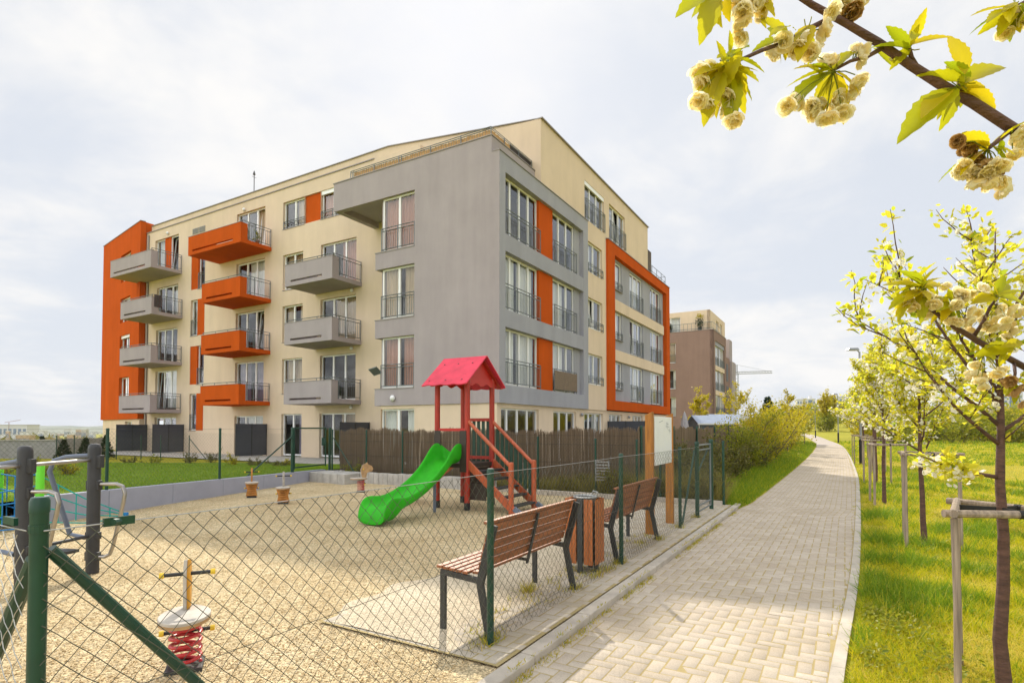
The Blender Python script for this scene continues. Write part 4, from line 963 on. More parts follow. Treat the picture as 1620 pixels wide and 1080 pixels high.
m_ = MB(); m_.tube([(0,.05,1.28),(-.06,.5,1.2),(-.05,.55,1.0),(-.0,.35,.4),(0,.1,.36)], .026, 10); m_.build('swing_arm', M['gym_blue'], t, smooth='auto')
m_ = MB(); m_.tube([(0,0,.41),(gl,0,.41)], .018, 8); m_.box(gl/2-.07,gl/2+.07,-.16,.12,.3,.33); m_.build('foot_bar', M['gym'], t)
# rope net climber
q1, q2, q3 = at(17, 0, 9.3), at(80, 0, 8.9), at(-70, 0, 8.3)
t = thing('rope_climber', 'lime green posts with a blue and teal rope net', 'rope net', (q1.x, q1.y, 0))
L_ = [Vector((0,0,0)), Vector((q2.x-q1.x, q2.y-q1.y, 0)), Vector((q3.x-q1.x, q3.y-q1.y, 0)), Vector((.75+q2.x-q1.x,.9+q2.y-q1.y,0))]
for i in range(3):
    m_ = MB(); h = (.98,1.04,1.0)[i]; m_.lathe([(.055,0),(.055,h-.02),(.045,h)], 16, tuple(L_[i])); m_.build('post', M['lime'], t, smooth='auto')
def net(a, za, b, zb_, nm, mt, n=4):
    m = MB()
    for i in range(n):
        f = i/(n-1); p, q = a+Vector((0,0,za*(1-f)+.12*f)), b+Vector((0,0,zb_*(1-f)+.05*f)); mid = (p+q)/2-Vector((0,0,.05)); m.tube([p, mid, q], .011, 6)
    for i in range(1, 5):
        f = i/5; m.tube([a.lerp(b,f)+Vector((0,0,(za*(1-f)+zb_*f)-.03)), a.lerp(b,f)+Vector((0,0,.09))], .009, 6)
    m.build(nm, M[mt], t)
net(L_[0], .85, L_[1], .88, 'rope_net', 'rope_blue'); net(L_[0], .8, L_[2], .85, 'rope_net', 'rope_teal'); net(L_[1], .85, L_[3], .12, 'rope_net', 'rope_teal'); net(L_[2], .6, L_[1], .7, 'rope_net', 'rope_blue')
m_ = MB(); m_.tube([L_[3]+Vector((0,0,0)), L_[3]+Vector((0,0,.14))], .04, 10); m_.build('anchor', M['rope_blue'], t)

# ================================================================== BENCHES, BIN, BOARD
def bench(s0, L, label):
    p = W2(s0, .06, .008); t = thing('park_bench', label, 'bench', p, ROT, 'benches along the fence')
    for i, x in enumerate((.03, L-.03)):
        m_ = MB()
        prof_r = [(.0,0),(.095,.42),(.06,.5),(-.045,.87)]
        m_.bar((x,.0,0),(x,.085,.41),.028,.06,(0,1,0)); m_.bar((x,.085,.40),(x,-.04,.86),.028,.065,(0,1,0)); m_.bar((x,.05,.42),(x,.46,.45),.03,.045); m_.bar((x,.435,0),(x,.435,.43),.03,.05,(0,1,0))
        m_.box(x-.03,x+.03,-.04,.05,0,.008); m_.build('leg_frame', M['iron'], t, bevel=.004)
    m_ = MB()
    for i in range(6):
        y = .12+i*.062; z = .462+.004*i; m_.box(.0 if i not in (0,) else .05, L if i else L-.05, y, y+.052, z, z+.022)
    m_.build('seat', M['wood_bench'], t, bevel=.004)
    m_ = MB()
    for i in range(5):
        f0, f1 = i/5, (i+.9)/5; za, zb_ = .5+.36*f0, .5+.36*f1; y = lambda z: .085-.125*(z-.4)/.46+.04
        m_.box8([(.05,y(za),za),(L-.05,y(za),za),(L-.05,y(za)+.025,za),(.05,y(za)+.025,za),(.05,y(zb_),zb_),(L-.05,y(zb_),zb_),(L-.05,y(zb_)+.025,zb_),(.05,y(zb_)+.025,zb_)])
    m_.box8([(0,-.01,.862),(L,-.01,.862),(L,.035,.862),(0,.035,.862),(0,-.012,.885),(L,-.012,.885),(L,.033,.885),(0,.033,.885)])
    m_.build('backrest', M['wood_bench'], t, bevel=.004)
    m_ = MB(); m_.bar((L/2,.1,.4),(L/2,-.015,.85),.035,.012,(0,1,0)); m_.bar((L/2,.09,.43),(L/2,.43,.445),.03,.02); m_.build('centre_strap', M['iron'], t)
    return t
bench(.05, 1.6, 'near brown slatted bench with anthracite legs left of the litter bin')
bench(2.85, 1.72, 'far brown slatted bench between the litter bin and the white board')
t = thing('litter_bin', 'square litter bin clad in orange brown slats with a steel ring top', 'litter bin', W2(2.37, .25, .008), ROT); t.scale = (.84,.84,.96)
m_ = MB(); m_.box(-.03,.03,-.18,-.13,0,.8); m_.build('stand_post', M['iron'], t)
for sx in (-1, 1):
    m_ = MB(); m_.box(sx*.178-.012, sx*.178+.012, -.036,.036, .0, .84); m_.build('stand_post', M['iron'], t, bevel=.004)
m_ = MB(); m_.lathe([(.125,.1),(.135,.8),(.145,.84),(.132,.84),(.124,.78),(.113,.12)], 24); m_.build('liner', M['zinc'], t, smooth='auto')
m_ = MB()
for sy in (-1, 1):
    for x in (-.15,-.075,0,.075,.15): m_.box(x*.88-.029, x*.88+.029, sy*.19-.012, sy*.215+.012, .1, .84)
    for sx in (-1, 1):
        for y in (.165, .095): m_.box(sx*.172-.012, sx*.172+.012, sy*y*.88-.028, sy*y*.88+.028, .1, .84)
m_.build('slat_cladding', M['wood_bin'], t, bevel=.003)
m_ = MB(); m_.tube([(.15*math.cos(a),.15*math.sin(a),.855) for a in [2*math.pi*i/28 for i in range(29)]], .016, 8); m_.tube([(.13,-.1,.85),(.14,-.12,.9),(.16,-.05,.91),(.15,-.02,.85)], .012, 8); m_.build('ring', M['zinc'], t, smooth='auto')
bs = W2(4.86, .26, 0)
t = thing('notice_board', 'blank white board between two ochre timber posts', 'notice board', bs, ROT)
for x in (0, 1.13):
    m_ = MB(); m_.box8([(x-.03,-.065,0),(x+.03,-.065,0),(x+.03,.065,0),(x-.03,.065,0),(x-.03,-.06,1.85),(x+.03,-.06,1.85),(x+.03,.06,1.8),(x-.03,.06,1.8)]); m_.build('post', M['wood_board'], t, bevel=.006)
m_ = MB(); m_.box(.08, 1.05, -.06, -.045, 1.03, 1.78); o = m_.build('panel', M['white_board'], t, bevel=.004)
m_ = MB()
for (a,b) in (((.72,1.7),(.72,1.6)),((.7,1.68),(.86,1.66)),((.8,1.7),(.8,1.58)),((.68,1.63),(.9,1.62)),((.3,1.69),(.52,1.72)),((.84,1.57),(.97,1.55)),((.9,1.6),(.93,1.52))):
    m_.bar((a[0],-.0615,a[1]),(b[0],-.0615,b[1]),.007,.002,(0,1,0))
m_.build('scribble', M['ink'], o)
# ================================================================== FENCES
def chain(m, p0, p1, z0a, z0b, h, d=.085, wr=.0016):
    """diamond mesh between two points on the ground"""
    p0 = Vector(p0); p1 = Vector(p1); L = (p1-p0).length; ax = (p1-p0)/L; nn = Vector((-ax.y, ax.x, 0)); per = d/2
    nz = int(h/per)
    def P(x, z, o): 
        f = x/L; q = p0+ax*x; return Vector((q.x, q.y, z0a*(1-f)+z0b*f+z))+nn*o
    jit = {}
    def J(i, j):
        if (i,j) not in jit: jit[(i,j)] = (rnd.gauss(0,.0022), rnd.gauss(0,.002))
        a, b = jit[(i,j)]; return a, b
    nxx = int(L/per)
    for sg in (1,-1):
        for c in range(-nz if sg == 1 else 0, (nxx if sg == 1 else nxx+nz)+1, 2):
            pts = []
            for j in range(nz+1):
                i = c+j if sg == 1 else c-j
                if i < 0 or i > nxx: continue
                a, b = J(i, j); pts.append(P(i*per+a, j*per+b, .0022*(1 if (j % 2) == 0 else -1)*sg))
            if len(pts) > 1: m.tube(pts, wr, 4, cap=False)
def strip_wire(m, p0, p1, z0, z1, r=.0022, sag=.0):
    p0 = Vector(p0); p1 = Vector(p1); n = 6; pts = []
    for i in range(n+1):
        f = i/n; q = p0.lerp(p1, f); pts.append((q.x, q.y, z0*(1-f)+z1*f-sag*4*f*(1-f)))
    m.tube(pts, r, 5)
def post(parent, p, h, r=.03, z0=-.1, name='post'):
    m = MB(); m.lathe([(r,z0),(r,h-.03)], 14, (p.x,p.y,0)); m.lathe([(r*1.09,h-.05),(r*1.09,h-.012),(r*.9,h)], 14, (p.x,p.y,0))
    return m.build(name, M['green_metal'], parent, smooth='auto')
def brace(parent, a, b, r=.021):
    m = MB(); m.tube([a, b], r, 10); return m.build('brace', M['green_metal'], parent, smooth='auto')
f1 = thing('chain_link_fence', 'green chain link fence in front of the benches along the path', 'fence', (0,0,0))
CS = -2.73; m = MB(); hs = 1.27
segs = [CS, 0, 2.85, 5.62, 6.85]
for a, b in zip(segs[:-1], segs[1:]): chain(m, W2(a,-.034), W2(b,-.034), .03, .03, hs)
m.build('wire_mesh', M['wire'], f1, recalc=False, smooth=True)
m = MB()
for a, b in zip(segs[:-1], segs[1:]): strip_wire(m, W2(a,-.034), W2(b,-.034), 1.268, 1.268, .0023, .006)
m.build('top_wire', M['wire_top'], f1, recalc=False)
m = MB()
for z in (.12, .66): 
    for a, b in zip(segs[:-1], segs[1:]): strip_wire(m, W2(a,-.03), W2(b,-.03), z, z, .0016)
m.build('tension_wire', M['wire'], f1, recalc=False)
post(f1, W2(CS,0), 1.375, .026, name='corner_post')
for s in (0, 2.85, 5.62): post(f1, W2(s,0), 1.3, .026)
post(f1, W2(6.85,0), 1.36, .036)
brace(f1, W2(CS+.03,-.0,1.2), W2(CS+1.0,-.0,-.02), .02); brace(f1, W2(6.8,.03,1.2), W2(5.9,.04,.0), .018)
for s in (CS+.17, 6.6):
    m = MB(); p, q = W2(s,-.034,1.27), W2(s+.1,-.034,1.269); m.bar(p, q, .012, .03); m.tube([p.lerp(q,.5)+Vector((0,0,.0)), p.lerp(q,.5)+Vector((.0,-.03,0))], .012, 8); m.build('wire_tensioner', M['green_metal'], f1)
for z in (1.26, .7): m = MB(); m.lathe([(.029,z),(.029,z+.025)], 14, tuple(W2(CS,0))); m.build('clamp_band', M['green_metal'], f1)
f2 = thing('chain_link_fence', 'chain link fence leaving the near green corner post to the left', 'fence', (0,0,0))
m = MB(); chain(m, W2(CS-.034,.02), W2(CS-.034,3.6), .02, .02, hs); m.build('wire_mesh', M['wire_top'], f2, recalc=False, smooth=True)
m = MB(); strip_wire(m, W2(CS-.034,.0), W2(CS-.034,3.6), 1.27, 1.27); m.build('top_wire', M['wire_top'], f2, recalc=False)
brace(f2, W2(CS,.03,1.17), W2(CS,1.0,-.02), .024); post(f2, W2(CS,3.6), 1.3, .026)
m = MB(); p, q = W2(CS-.034,.08,1.292), W2(CS-.034,.17,1.292); m.bar(p, q, .012, .025); m.build('wire_tensioner', M['green_metal'], f2)
# gate at the end of the front fence
g1 = thing('gate', 'green mesh gate at the far end of the front fence beside the path', 'gate', (0,0,0))
post(g1, W2(8.1,0), 1.38, .04)
m = MB()
for z in (.1, .2, 1.2, 1.29): m.tube([W2(6.93,-.0,z), W2(8.03,-.0,z)], .016, 8)
m.tube([W2(6.93,0,.1), W2(6.93,0,1.29)], .016, 8); m.tube([W2(8.03,0,.1), W2(8.03,0,1.29)], .016, 8); m.build('gate_frame', M['steel'], g1)
m = MB(); chain(m, W2(6.95,0), W2(8.0,0), .14, .14, 1.08); m.build('wire_mesh', M['wire'], g1, recalc=False)
m = MB(); m.tube([W2(6.95,.03,.75), W2(7.95,.03,1.2)], .018, 8); m.build('brace', M['green_metal'], g1)
# rear fence along the gravel
f3 = thing('chain_link_fence', 'green chain link fence behind the play tower in front of the reeds', 'fence', (0,0,0))
def rbk(px):
    q = (px-810)/F; o = RB(0,.12); return (q*o.y-o.x)/(V[0]-q*V[1])
ks = [-.1] + [rbk(p) for p in (1044,1007,942,851,742,637,580,526)]
hz_ = [1.34,1.34,1.35,1.36,1.4,1.46,1.52,1.55,1.57]
m = MB(); tw = MB()
for i in range(len(ks)-1):
    a, b = RB(ks[i],.12), RB(ks[i+1],.12); chain(m, a, b, .02, .02, (hz_[i]+hz_[i+1])/2-.06, wr=.0015); strip_wire(tw, a, b, hz_[i]-.03, hz_[i+1]-.03, .002)
m.build('wire_mesh', M['wire'], f3, recalc=False); tw.build('top_wire', M['wire'], f3, recalc=False)
for k, h in zip(ks, hz_): post(f3, RB(k,.12), h, .026)
brace(f3, RB(ks[-1]-.05,.12,) + Vector((0,0,1.3)), RB(ks[-1]-1.1,.12)+Vector((0,0,.1)), .016)
k_ = rbk(953); p = RB(k_, .09); sg = thing('slatted_panel', 'small grey slatted panel hanging on the rear wire fence left of the white board', 'panel', (p.x,p.y,.36), math.atan2(V[1],V[0]), None)
for x in (-.16,.16): m = MB(); m.box(x-.012,x+.012,-.012,.0,0,.5); m.build('upright', M['lampgrey'], sg)
for i in range(7): m = MB(); m.box(-.18,.18,-.02,-.0125,.02+i*.07,.05+i*.07); m.build('slat', M['zinc'], sg)
# fence standing on the white wall
f4 = thing('chain_link_fence', 'chain link fence standing along the lawn edge on the white wall', 'fence', (0,0,0))
def wz(a): return .46-.16*a/wl
def WP(px): a = wall_at(px); p = wallA+wd*a+wn*.08; return Vector((p.x,p.y,wz(a)))
pp_ = [wallA+wn*.08-wd*3, WP(176), WP(353), WP(467)]; pp_[0].z = .46
m = MB(); tw = MB()
for a, b in zip(pp_[:-1], pp_[1:]): chain(m, (a.x,a.y,0), (b.x,b.y,0), a.z, b.z, 1.12, wr=.0015); strip_wire(tw, a, b, 1.58, 1.58, .002)
m.build('wire_mesh', M['wire'], f4, recalc=False); tw.build('top_wire', M['wire'], f4, recalc=False)
for p in pp_[:3]: post(f4, p, 1.6, .028, z0=p.z-.3)
post(f4, pp_[3], 1.62, .045, z0=0); brace(f4, pp_[3]+Vector((0,0,1.05)), WP(398)+wn*.1+Vector((0,0,-.05)), .02)
g2 = thing('gate', 'green mesh gate at the corner between white wall and reed fence', 'gate', (0,0,0))
ga_, gb_ = WP(470), WP(519)
m = MB(); 
for z in (.45, 1.6): m.tube([(ga_.x,ga_.y,z),(gb_.x,gb_.y,z)], .022, 8)
for p in (ga_, gb_): m.tube([(p.x,p.y,.4),(p.x,p.y,1.62)], .022, 8)
m.build('gate_frame', M['green_metal'], g2)
m = MB(); chain(m, (ga_.x,ga_.y,0), (gb_.x,gb_.y,0), .46, .46, 1.12, d=.06); m.build('wire_mesh', M['green_metal'], g2, recalc=False)
m = MB(); m.box(gb_.x-.1, gb_.x+.02, gb_.y-.08, gb_.y-.03, 1.05, 1.3); m.build('lock_box', M['green_metal'], g2); post(g2, gb_+Vector((.1,.1,0)), 1.62, .04)
# garden fence near the terraces
f5 = thing('chain_link_fence', 'thin dark garden fence across the terraces below the balconies', 'fence', (0,0,0))
gp = [Vector((*G(px,724),0)) for px in (-30,89,117,184,223,254,299)]
m = MB()
for a, b in zip(gp[:-1], gp[1:]): chain(m, a, b, 0, 0, 1.1, d=.1, wr=.0016)
m.build('wire_mesh', M['wire'], f5, recalc=False)
for p in gp: post(f5, p, 1.22, .024)
brace(f5, gp[-1]+Vector((0,0,1.05)), Vector((*G(326,726),0)), .02); brace(f5, gp[1]+Vector((0,0,1.05)), Vector((*G(110,726),0)), .02)
# reed fence
def reeds(m, p0, p1, h, step, w):
    p0 = Vector(p0); p1 = Vector(p1); L = (p1-p0).length; ax = (p1-p0)/L; nn = Vector((-ax.y,ax.x,0)); x = 0
    while x < L:
        hh = h+.035*math.sin(x*1.7)+.03*math.sin(x*5.1)+.02*math.sin(x*13)+rnd.gauss(0,.02)-(.1*rnd.random() if rnd.random() < .06 else 0); q = p0+ax*x+nn*rnd.uniform(-.012,.012); lean = ax*rnd.gauss(0,.012)
        r = w*rnd.uniform(.35,.65); b = [q+ax*r, q+nn*r, q-ax*r, q-nn*r]; o = len(m.v)
        m.v += [(v.x,v.y,-.05) for v in b]+[(v.x+lean.x,v.y+lean.y,hh) for v in b]; m.f += [(o,o+1,o+5,o+4),(o+1,o+2,o+6,o+5),(o+2,o+3,o+7,o+6),(o+3,o,o+4,o+7),(o+4,o+5,o+6,o+7)]
        x += step*rnd.uniform(.7,1.3)
M['reed'] = leafmat('reed_stalk', [(.19,.14,.088),(.25,.185,.12),(.16,.115,.072),(.3,.225,.15),(.22,.16,.105)], .12, .9)
r1 = thing('reed_fence', 'brown reed mat fence behind the play tower', 'fence', (0,0,0))
m = MB(); reeds(m, RB(1.9,.5), RB(11.65,.5), 1.55, .0052, .0085); reeds(m, RB(1.9,.515), RB(11.65,.515), 1.5, .008, .011); m.build('reed_mat', M['reed'], r1, recalc=False)
m = MB()
for z in (.3,.75,1.2,1.42): strip_wire(m, RB(1.9,.485), RB(11.65,.485), z, z, .003)
m.build('binding_wire', M['iron'], r1, recalc=False)
r2 = thing('reed_fence', 'long brown reed fence running away behind the bushes toward the sheds', 'fence', (0,0,0))
m = MB(); reeds(m, RB(1.85,.5), RB(1.85,29), 1.58, .014, .022); reeds(m, RB(1.87,.5), RB(1.87,29), 1.52, .02, .022); m.build('reed_mat', M['reed'], r2, recalc=False)
for i in range(10): post(r2, RB(1.8,.6+i*2.9), 1.66, .03)

# ================================================================== PLANTS
def grow(p, d, L, n, up=.0, jit=.12, rg=None):
    rg = rg or rnd; pts = [Vector(p)]; d = Vector(d).normalized()
    for i in range(n):
        d = (d + Vector((rg.gauss(0,jit), rg.gauss(0,jit), rg.gauss(0,jit)*.6+up))).normalized(); pts.append(pts[-1]+d*(L/n))
    return pts
def leaves(name, P, D, size, mt, parent, tv=LEAF_V, tf=LEAF_T, spread=.7):
    P = np.asarray(P, float); n = len(P); d = unit(np.asarray(D)+NR.normal(0,spread,(n,3))); nm = unit(NR.normal(0,.6,(n,3))+(0,0,1))
    return scatter_mesh(name, tv, tf, P, frames(d, nm), NR.uniform(size*.6, size*1.25, n), mt, parent)
BL_V = []; BL_F = []
_r = random.Random(3)
for i in range(7):     # one small double blossom: seven cupped petals
    a = i*2.4; t = .5+.1*i; c, s = math.cos(a), math.sin(a); o = len(BL_V); q = Vector((c*math.sin(t), s*math.sin(t), math.cos(t))); sd = Vector((-s, c, 0))
    BL_V += [tuple(q*.15), tuple(q*.7+sd*.5), tuple(q*1.05), tuple(q*.7-sd*.5)]; BL_F += [(o,o+1,o+2),(o,o+2,o+3)]
def tree(base, h, seed, label, name='cherry_tree', cat='tree', lm='leaf_cherry', bark='bark', r0=.045, nleaf=2200, lsize=.06, nbl=220, limbs=9, z0=.42, spread=.42, blsize=.028, lean=(0,0), up=.04, ang=(.55,1.0), group=None, aim=None, twigs=7):
    rg = random.Random(seed); t = thing(name, label, cat, base, 0, group); m = MB(); tips = []
    tr = [Vector((0,0,-.1)), Vector((0,0,.02))]; n = 9
    for i in range(1, n+1):
        f = i/n; tr.append(Vector((lean[0]*f+rg.gauss(0,.008*h*.4), lean[1]*f+rg.gauss(0,.008*h*.4), h*f)))
    rs = [r0*1.25, r0*1.1]+[r0*(1-.92*(i/n)**1.2) for i in range(1,n+1)]; m.tube(tr, rs, 10)
    def on(f): f = max(0, min(.999, f))*n; i = int(f); return tr[i+1].lerp(tr[min(i+2,n+1)], f-i)
    L_P, L_D = [], []
    def leafy(pts, k0, dens):
        for a, b in zip(pts[k0:-1], pts[k0+1:]):
            for _ in range(dens):
                f = rg.random(); L_P.append(a.lerp(b,f)+Vector((rg.gauss(0,.012*h/3),)*1+(rg.gauss(0,.012*h/3),rg.gauss(0,.012*h/3)))); L_D.append((b-a).normalized()+Vector((rg.gauss(0,.8),rg.gauss(0,.8),rg.gauss(.0,.6))))
    for i in range(limbs):
        f = z0+(1-z0)*.72*(i/limbs)**1.1; a = i*2.4+rg.uniform(-.4,.4); el = rg.uniform(*ang); ln = h*spread*(1-.6*(f-z0)/(1-z0))*rg.uniform(.8,1.15)
        if aim and i < len(aim): a, el, ln, f = aim[i]
        d = Vector((math.cos(a)*math.cos(el), math.sin(a)*math.cos(el), math.sin(el))); pts = grow(on(f), d, ln, 7, up, .09, rg)
        m.tube(pts, [r0*.4*(1-.85*k/7)*(1.1-.5*f) for k in range(8)], 7); leafy(pts, 2, 2)
        for k in range(twigs):
            q = pts[rg.randint(2,6)]; dd = (pts[5]-pts[3]).normalized()+Vector((rg.gauss(0,.7),rg.gauss(0,.7),rg.gauss(.25,.4))); tw_ = grow(q, dd, ln*rg.uniform(.2,.42), 4, .05, .14, rg); m.tube(tw_, [r0*.13,r0*.11,r0*.09,r0*.07,r0*.04], 5); leafy(tw_, 0, 3)
    for k in range(limbs):   # leader twigs
        f = z0+(.98-z0)*rg.random()**.7; q = on(f); dd = Vector((rg.gauss(0,1),rg.gauss(0,1),.7)); tw_ = grow(q, dd, h*.1*rg.uniform(.5,1.2), 3, .1, .1, rg); m.tube(tw_, [r0*.12,r0*.1,r0*.08,r0*.04], 5); leafy(tw_, 0, 3)
    leafy([on(.7+.03*k) for k in range(11)], 0, 3)
    m.build('trunk', M[bark], t, smooth=True, recalc=False)
    L_P = np.array([tuple(p) for p in L_P]); L_D = np.array([tuple(p) for p in L_D]); idx = NR.integers(0, len(L_P), nleaf)
    leaves('crown', L_P[idx]+NR.normal(0,lsize*.5,(nleaf,3)), L_D[idx]-(0,0,.15), lsize, M[lm], t)
    if nbl:
        c = NR.integers(0, len(L_P), max(1,nbl//5)); P = np.repeat(L_P[c],5,0)+NR.normal(0,blsize*1.5,(len(c)*5,3))-(0,0,.03)
        scatter_mesh('blossoms', BL_V, BL_F, P, frames(NR.normal(0,1,(len(P),3)), NR.normal(0,1,(len(P),3))-(0,0,.6)), NR.uniform(blsize*.7,blsize*1.2,len(P)), M['petal_white'], t)
    return t
def gz(p): return ground_z(p[0], p[1])
T1 = (3.13,3.62)
labs = ['near young cherry tree with low branches inside a timber stake frame','second cherry tree along the path, behind the nearest one','third cherry tree along the path, airy crown with cream blossoms','fourth cherry tree along the path','fifth cherry tree along the path','sixth cherry tree along the path, small in the distance','seventh cherry tree along the path, far off']
hts = [2.95,3.15,4.0,4.3,4.2,4.2,4.2]; tposs = []
for k in range(7):
    p = (T1[0]+5.16*k*U[0]+(.15*math.sin(k*2) if k else 0), T1[1]+5.16*k*U[1]); tposs.append(p)
    near = k == 0
    tree((p[0],p[1],gz(p)), hts[k], 40+k, labs[k], nleaf=[2700,4300,4600,4200,3600,2800,2400][k], lsize=[.056,.058,.075,.085,.1,.11,.12][k], nbl=[480,1100,1200,1000,800,600,400][k], r0=[.041,.04,.042,.045,.045,.045,.045][k],
         limbs=12, spread=[.42,.34,.27,.28,.28,.28,.28][k], lean=[(.0,.0),(-.08,.0),(0,0),(0,0),(0,0),(0,0),(0,0)][k], z0=[.47,.4,.36,.36,.36,.36,.36][k], blsize=[.026,.028,.034,.04,.045,.05,.05][k],
         aim=[(2.9,.75,1.25,.57),(2.4,.9,1.2,.62),(3.3,.55,.95,.53),(3.05,.05,.62,.46),(.2,.4,1.0,.56),(.9,.6,.9,.6),(1.9,.95,1.0,.64)] if near else None, group='young cherry trees along the path')
# timber stake frames
def stakes(p, label, hh=1.15, w=.42, rot=0):
    t = thing('tree_stake_frame', label, 'tree stakes', (p[0],p[1],gz(p)), rot, 'stake frames of the young trees')
    ang = [math.radians(a) for a in (200, 330, 85)]; q = [Vector((w*math.cos(a), w*math.sin(a), 0)) for a in ang]
    for v in q:
        m = MB(); m.tube([v+Vector((0,0,-.1)), v+Vector((rnd.gauss(0,.006),rnd.gauss(0,.006),.6)), v+Vector((0,0,hh))], [.021,.0205,.02] if hh < 1.2 else [.025,.025,.024], 10); m.build('stake', M['stake'], t, smooth='auto')
    for a, b in ((0,1),(1,2),(2,0)):
        d = (q[b]-q[a]).normalized()*.06; z = Vector((0,0,hh+.028+.002*a)); m = MB(); m.tube([q[a]-d+z, q[b]+d+z], .024, 10); m.build('crossbar', M['stake'], t, smooth='auto')
    m = MB()
    for a, b in ((0,1),(1,2),(2,0)):
        c = (q[a]+q[b])/2+Vector((0,0,hh+.028)); m.tube([c-(q[b]-q[a]).normalized()*.02, c+(q[b]-q[a]).normalized()*.02], .027, 10); m.bar(c, Vector((0,0,hh+.03)), .006, .04)
    m.build('strap', M['strap'], t)
    return t
sl = ['weathered timber stake frame around the nearest cherry tree','timber stake frame around the second cherry tree','timber stake frame around the third cherry tree','timber stake frame around the fourth cherry tree','timber stake frame around the fifth cherry tree','timber stake frame around the sixth cherry tree','timber stake frame around the seventh cherry tree, far off']
for k, p in enumerate(tposs): stakes(p, sl[k], hh=1.12 if k == 0 else 1.28, rot=R(-2+k*7))

# ---------------------------------------------------------------- the tree over the camera's right shoulder
ot = thing('cherry_tree', 'overhanging cherry tree with cream double blossoms filling the top right corner', 'tree', (0,0,0))
tb = Vector((2.05,.75,gz((2.05,.75))))
m = MB()
trunk = [tb+Vector((0,0,-.1)), tb+Vector((0,0,.6)), tb+Vector((.02,.01,1.2)), tb+Vector((.0,.03,1.7)), tb+Vector((.05,.0,2.4)), tb+Vector((.0,.05,3.2)), tb+Vector((.05,.0,4.0))]
m.tube(trunk, [.075,.065,.058,.052,.04,.028,.012], 12)
A_ = lambda L: [at(*q) for q in L]; rg0 = random.Random(9)
main = [trunk[3]] + A_([(1760,300,1.16),(1690,258,1.15),(1615,212,1.12),(1540,163,1.1),(1490,135,1.095),(1440,103,1.085),(1390,68,1.07),(1340,38,1.055),(1285,8,1.04),(1230,-28,1.02),(1150,-80,1.0)])
m.tube(main, [0.01768,0.01292,0.01156,0.01054,0.00952,0.00884,0.00816,0.00748,0.006664,0.00578,0.00476,0.0034], 12)
low = [trunk[2]+Vector((0,0,.15))] + A_([(1800,690,1.8),(1710,630,1.75),(1620,580,1.7),(1560,547,1.66),(1510,517,1.62),(1472,488,1.6)])
m.tube(low, [0.018,0.0135,0.01125,0.009375,0.00825,0.007125,0.00525], 10)
tw1 = A_([(1312,30,1.048),(1275,48,1.03),(1245,66,1.02),(1205,80,1.0),(1178,92,.99),(1150,103,.985)]); m.tube(tw1, [0.0052,0.00464,0.004,0.0036,0.0032,0.0024], 8)
tw2 = A_([(1396,76,1.07),(1372,90,1.06),(1345,97,1.05),(1318,112,1.04)]); m.tube(tw2, [0.0048,0.0036,0.0032,0.0024], 8)
tw3 = A_([(1450,106,1.085),(1442,92,1.08),(1438,76,1.07)]); m.tube(tw3, [.005,.0045,.004], 8)
tw4 = A_([(1345,36,1.055),(1344,18,1.05),(1342,-2,1.05)]); m.tube(tw4, [.005,.004,.003], 8)
tw5 = A_([(1540,533,1.65),(1556,508,1.63),(1566,486,1.62),(1578,470,1.62)]); m.tube(tw5, [.006,.005,.0045,.003], 8)
tw6 = A_([(1500,512,1.62),(1503,495,1.61),(1506,480,1.6)]); m.tube(tw6, [.004,.0035,.003], 6)
tw7 = A_([(1598,206,1.115),(1580,222,1.1),(1562,236,1.09)]); m.tube(tw7, [.006,.005,.004], 8)
tw8 = A_([(1700,-30,1.1),(1640,-5,1.08),(1600,14,1.07)]); t8 = [trunk[4]+(tw8[0]-trunk[4])*(k/5)+Vector((0,0,.12*math.sin(math.pi*k/5)+rg0.gauss(0,.012))) for k in range(5)]; m.tube(t8+tw8, [.012,.011,.01,.009,.008,.007,.005,.003], 8)
tw9 = A_([(1240,-22,1.02),(1195,-12,1.0),(1150,-6,.98)]); m.tube(tw9, [.005,.004,.003], 6)
tw10 = A_([(1604,572,1.69),(1606,590,1.66),(1604,606,1.65)]); m.tube(tw10, [.005,.004,.003], 6)
tw11 = A_([(1516,130,1.1),(1516,136,1.08)]); m.tube(tw11, [.004,.003], 6)
# more limbs out of frame so that the tree is whole
rg = random.Random(5); exP, exD = [], []
for k in range(9):
    q = trunk[3].lerp(trunk[6], rg.random()*.9); a = rg.uniform(-1.9,1.2); pts = grow(q, (math.cos(a), math.sin(a), .75), rg.uniform(.8,1.3), 6, .06, .08, rg); m.tube(pts, [.02,.017,.014,.011,.008,.006,.003], 8)
    for p_, q_ in zip(pts[1:-1], pts[2:]):
        for _ in range(16): exP.append(tuple(p_.lerp(q_, rg.random())+Vector((rg.gauss(0,.06),rg.gauss(0,.06),rg.gauss(0,.06))))); exD.append((rg.gauss(0,1),rg.gauss(0,1),rg.gauss(0,1)))
for a_, b_ in ((trunk[3], main[1]), (low[0], low[1]), (t8[0], tw8[0])):      # short leafy spurs along the limbs outside the frame
    for k in range(9):
        c_ = a_.lerp(b_, .12+.09*k)
        if c_.y > .05 and c_.x/c_.y < .97: continue
        e_ = c_+Vector((rg.gauss(0,.05),rg.gauss(0,.05),rg.uniform(-.02,.09))); m.tube([c_, e_], [.004,.0025], 5)
        for _ in range(6): exP.append(tuple(e_+Vector((rg.gauss(0,.012),rg.gauss(0,.012),rg.gauss(0,.012))))); exD.append((rg.gauss(0,1),rg.gauss(0,1),rg.gauss(0,.8)))
for _ in range(60): exP.append(tuple(trunk[6]+Vector((rg.gauss(0,.1),rg.gauss(0,.1),rg.gauss(-.2,.2))))); exD.append((rg.gauss(0,1),rg.gauss(0,1),.5))
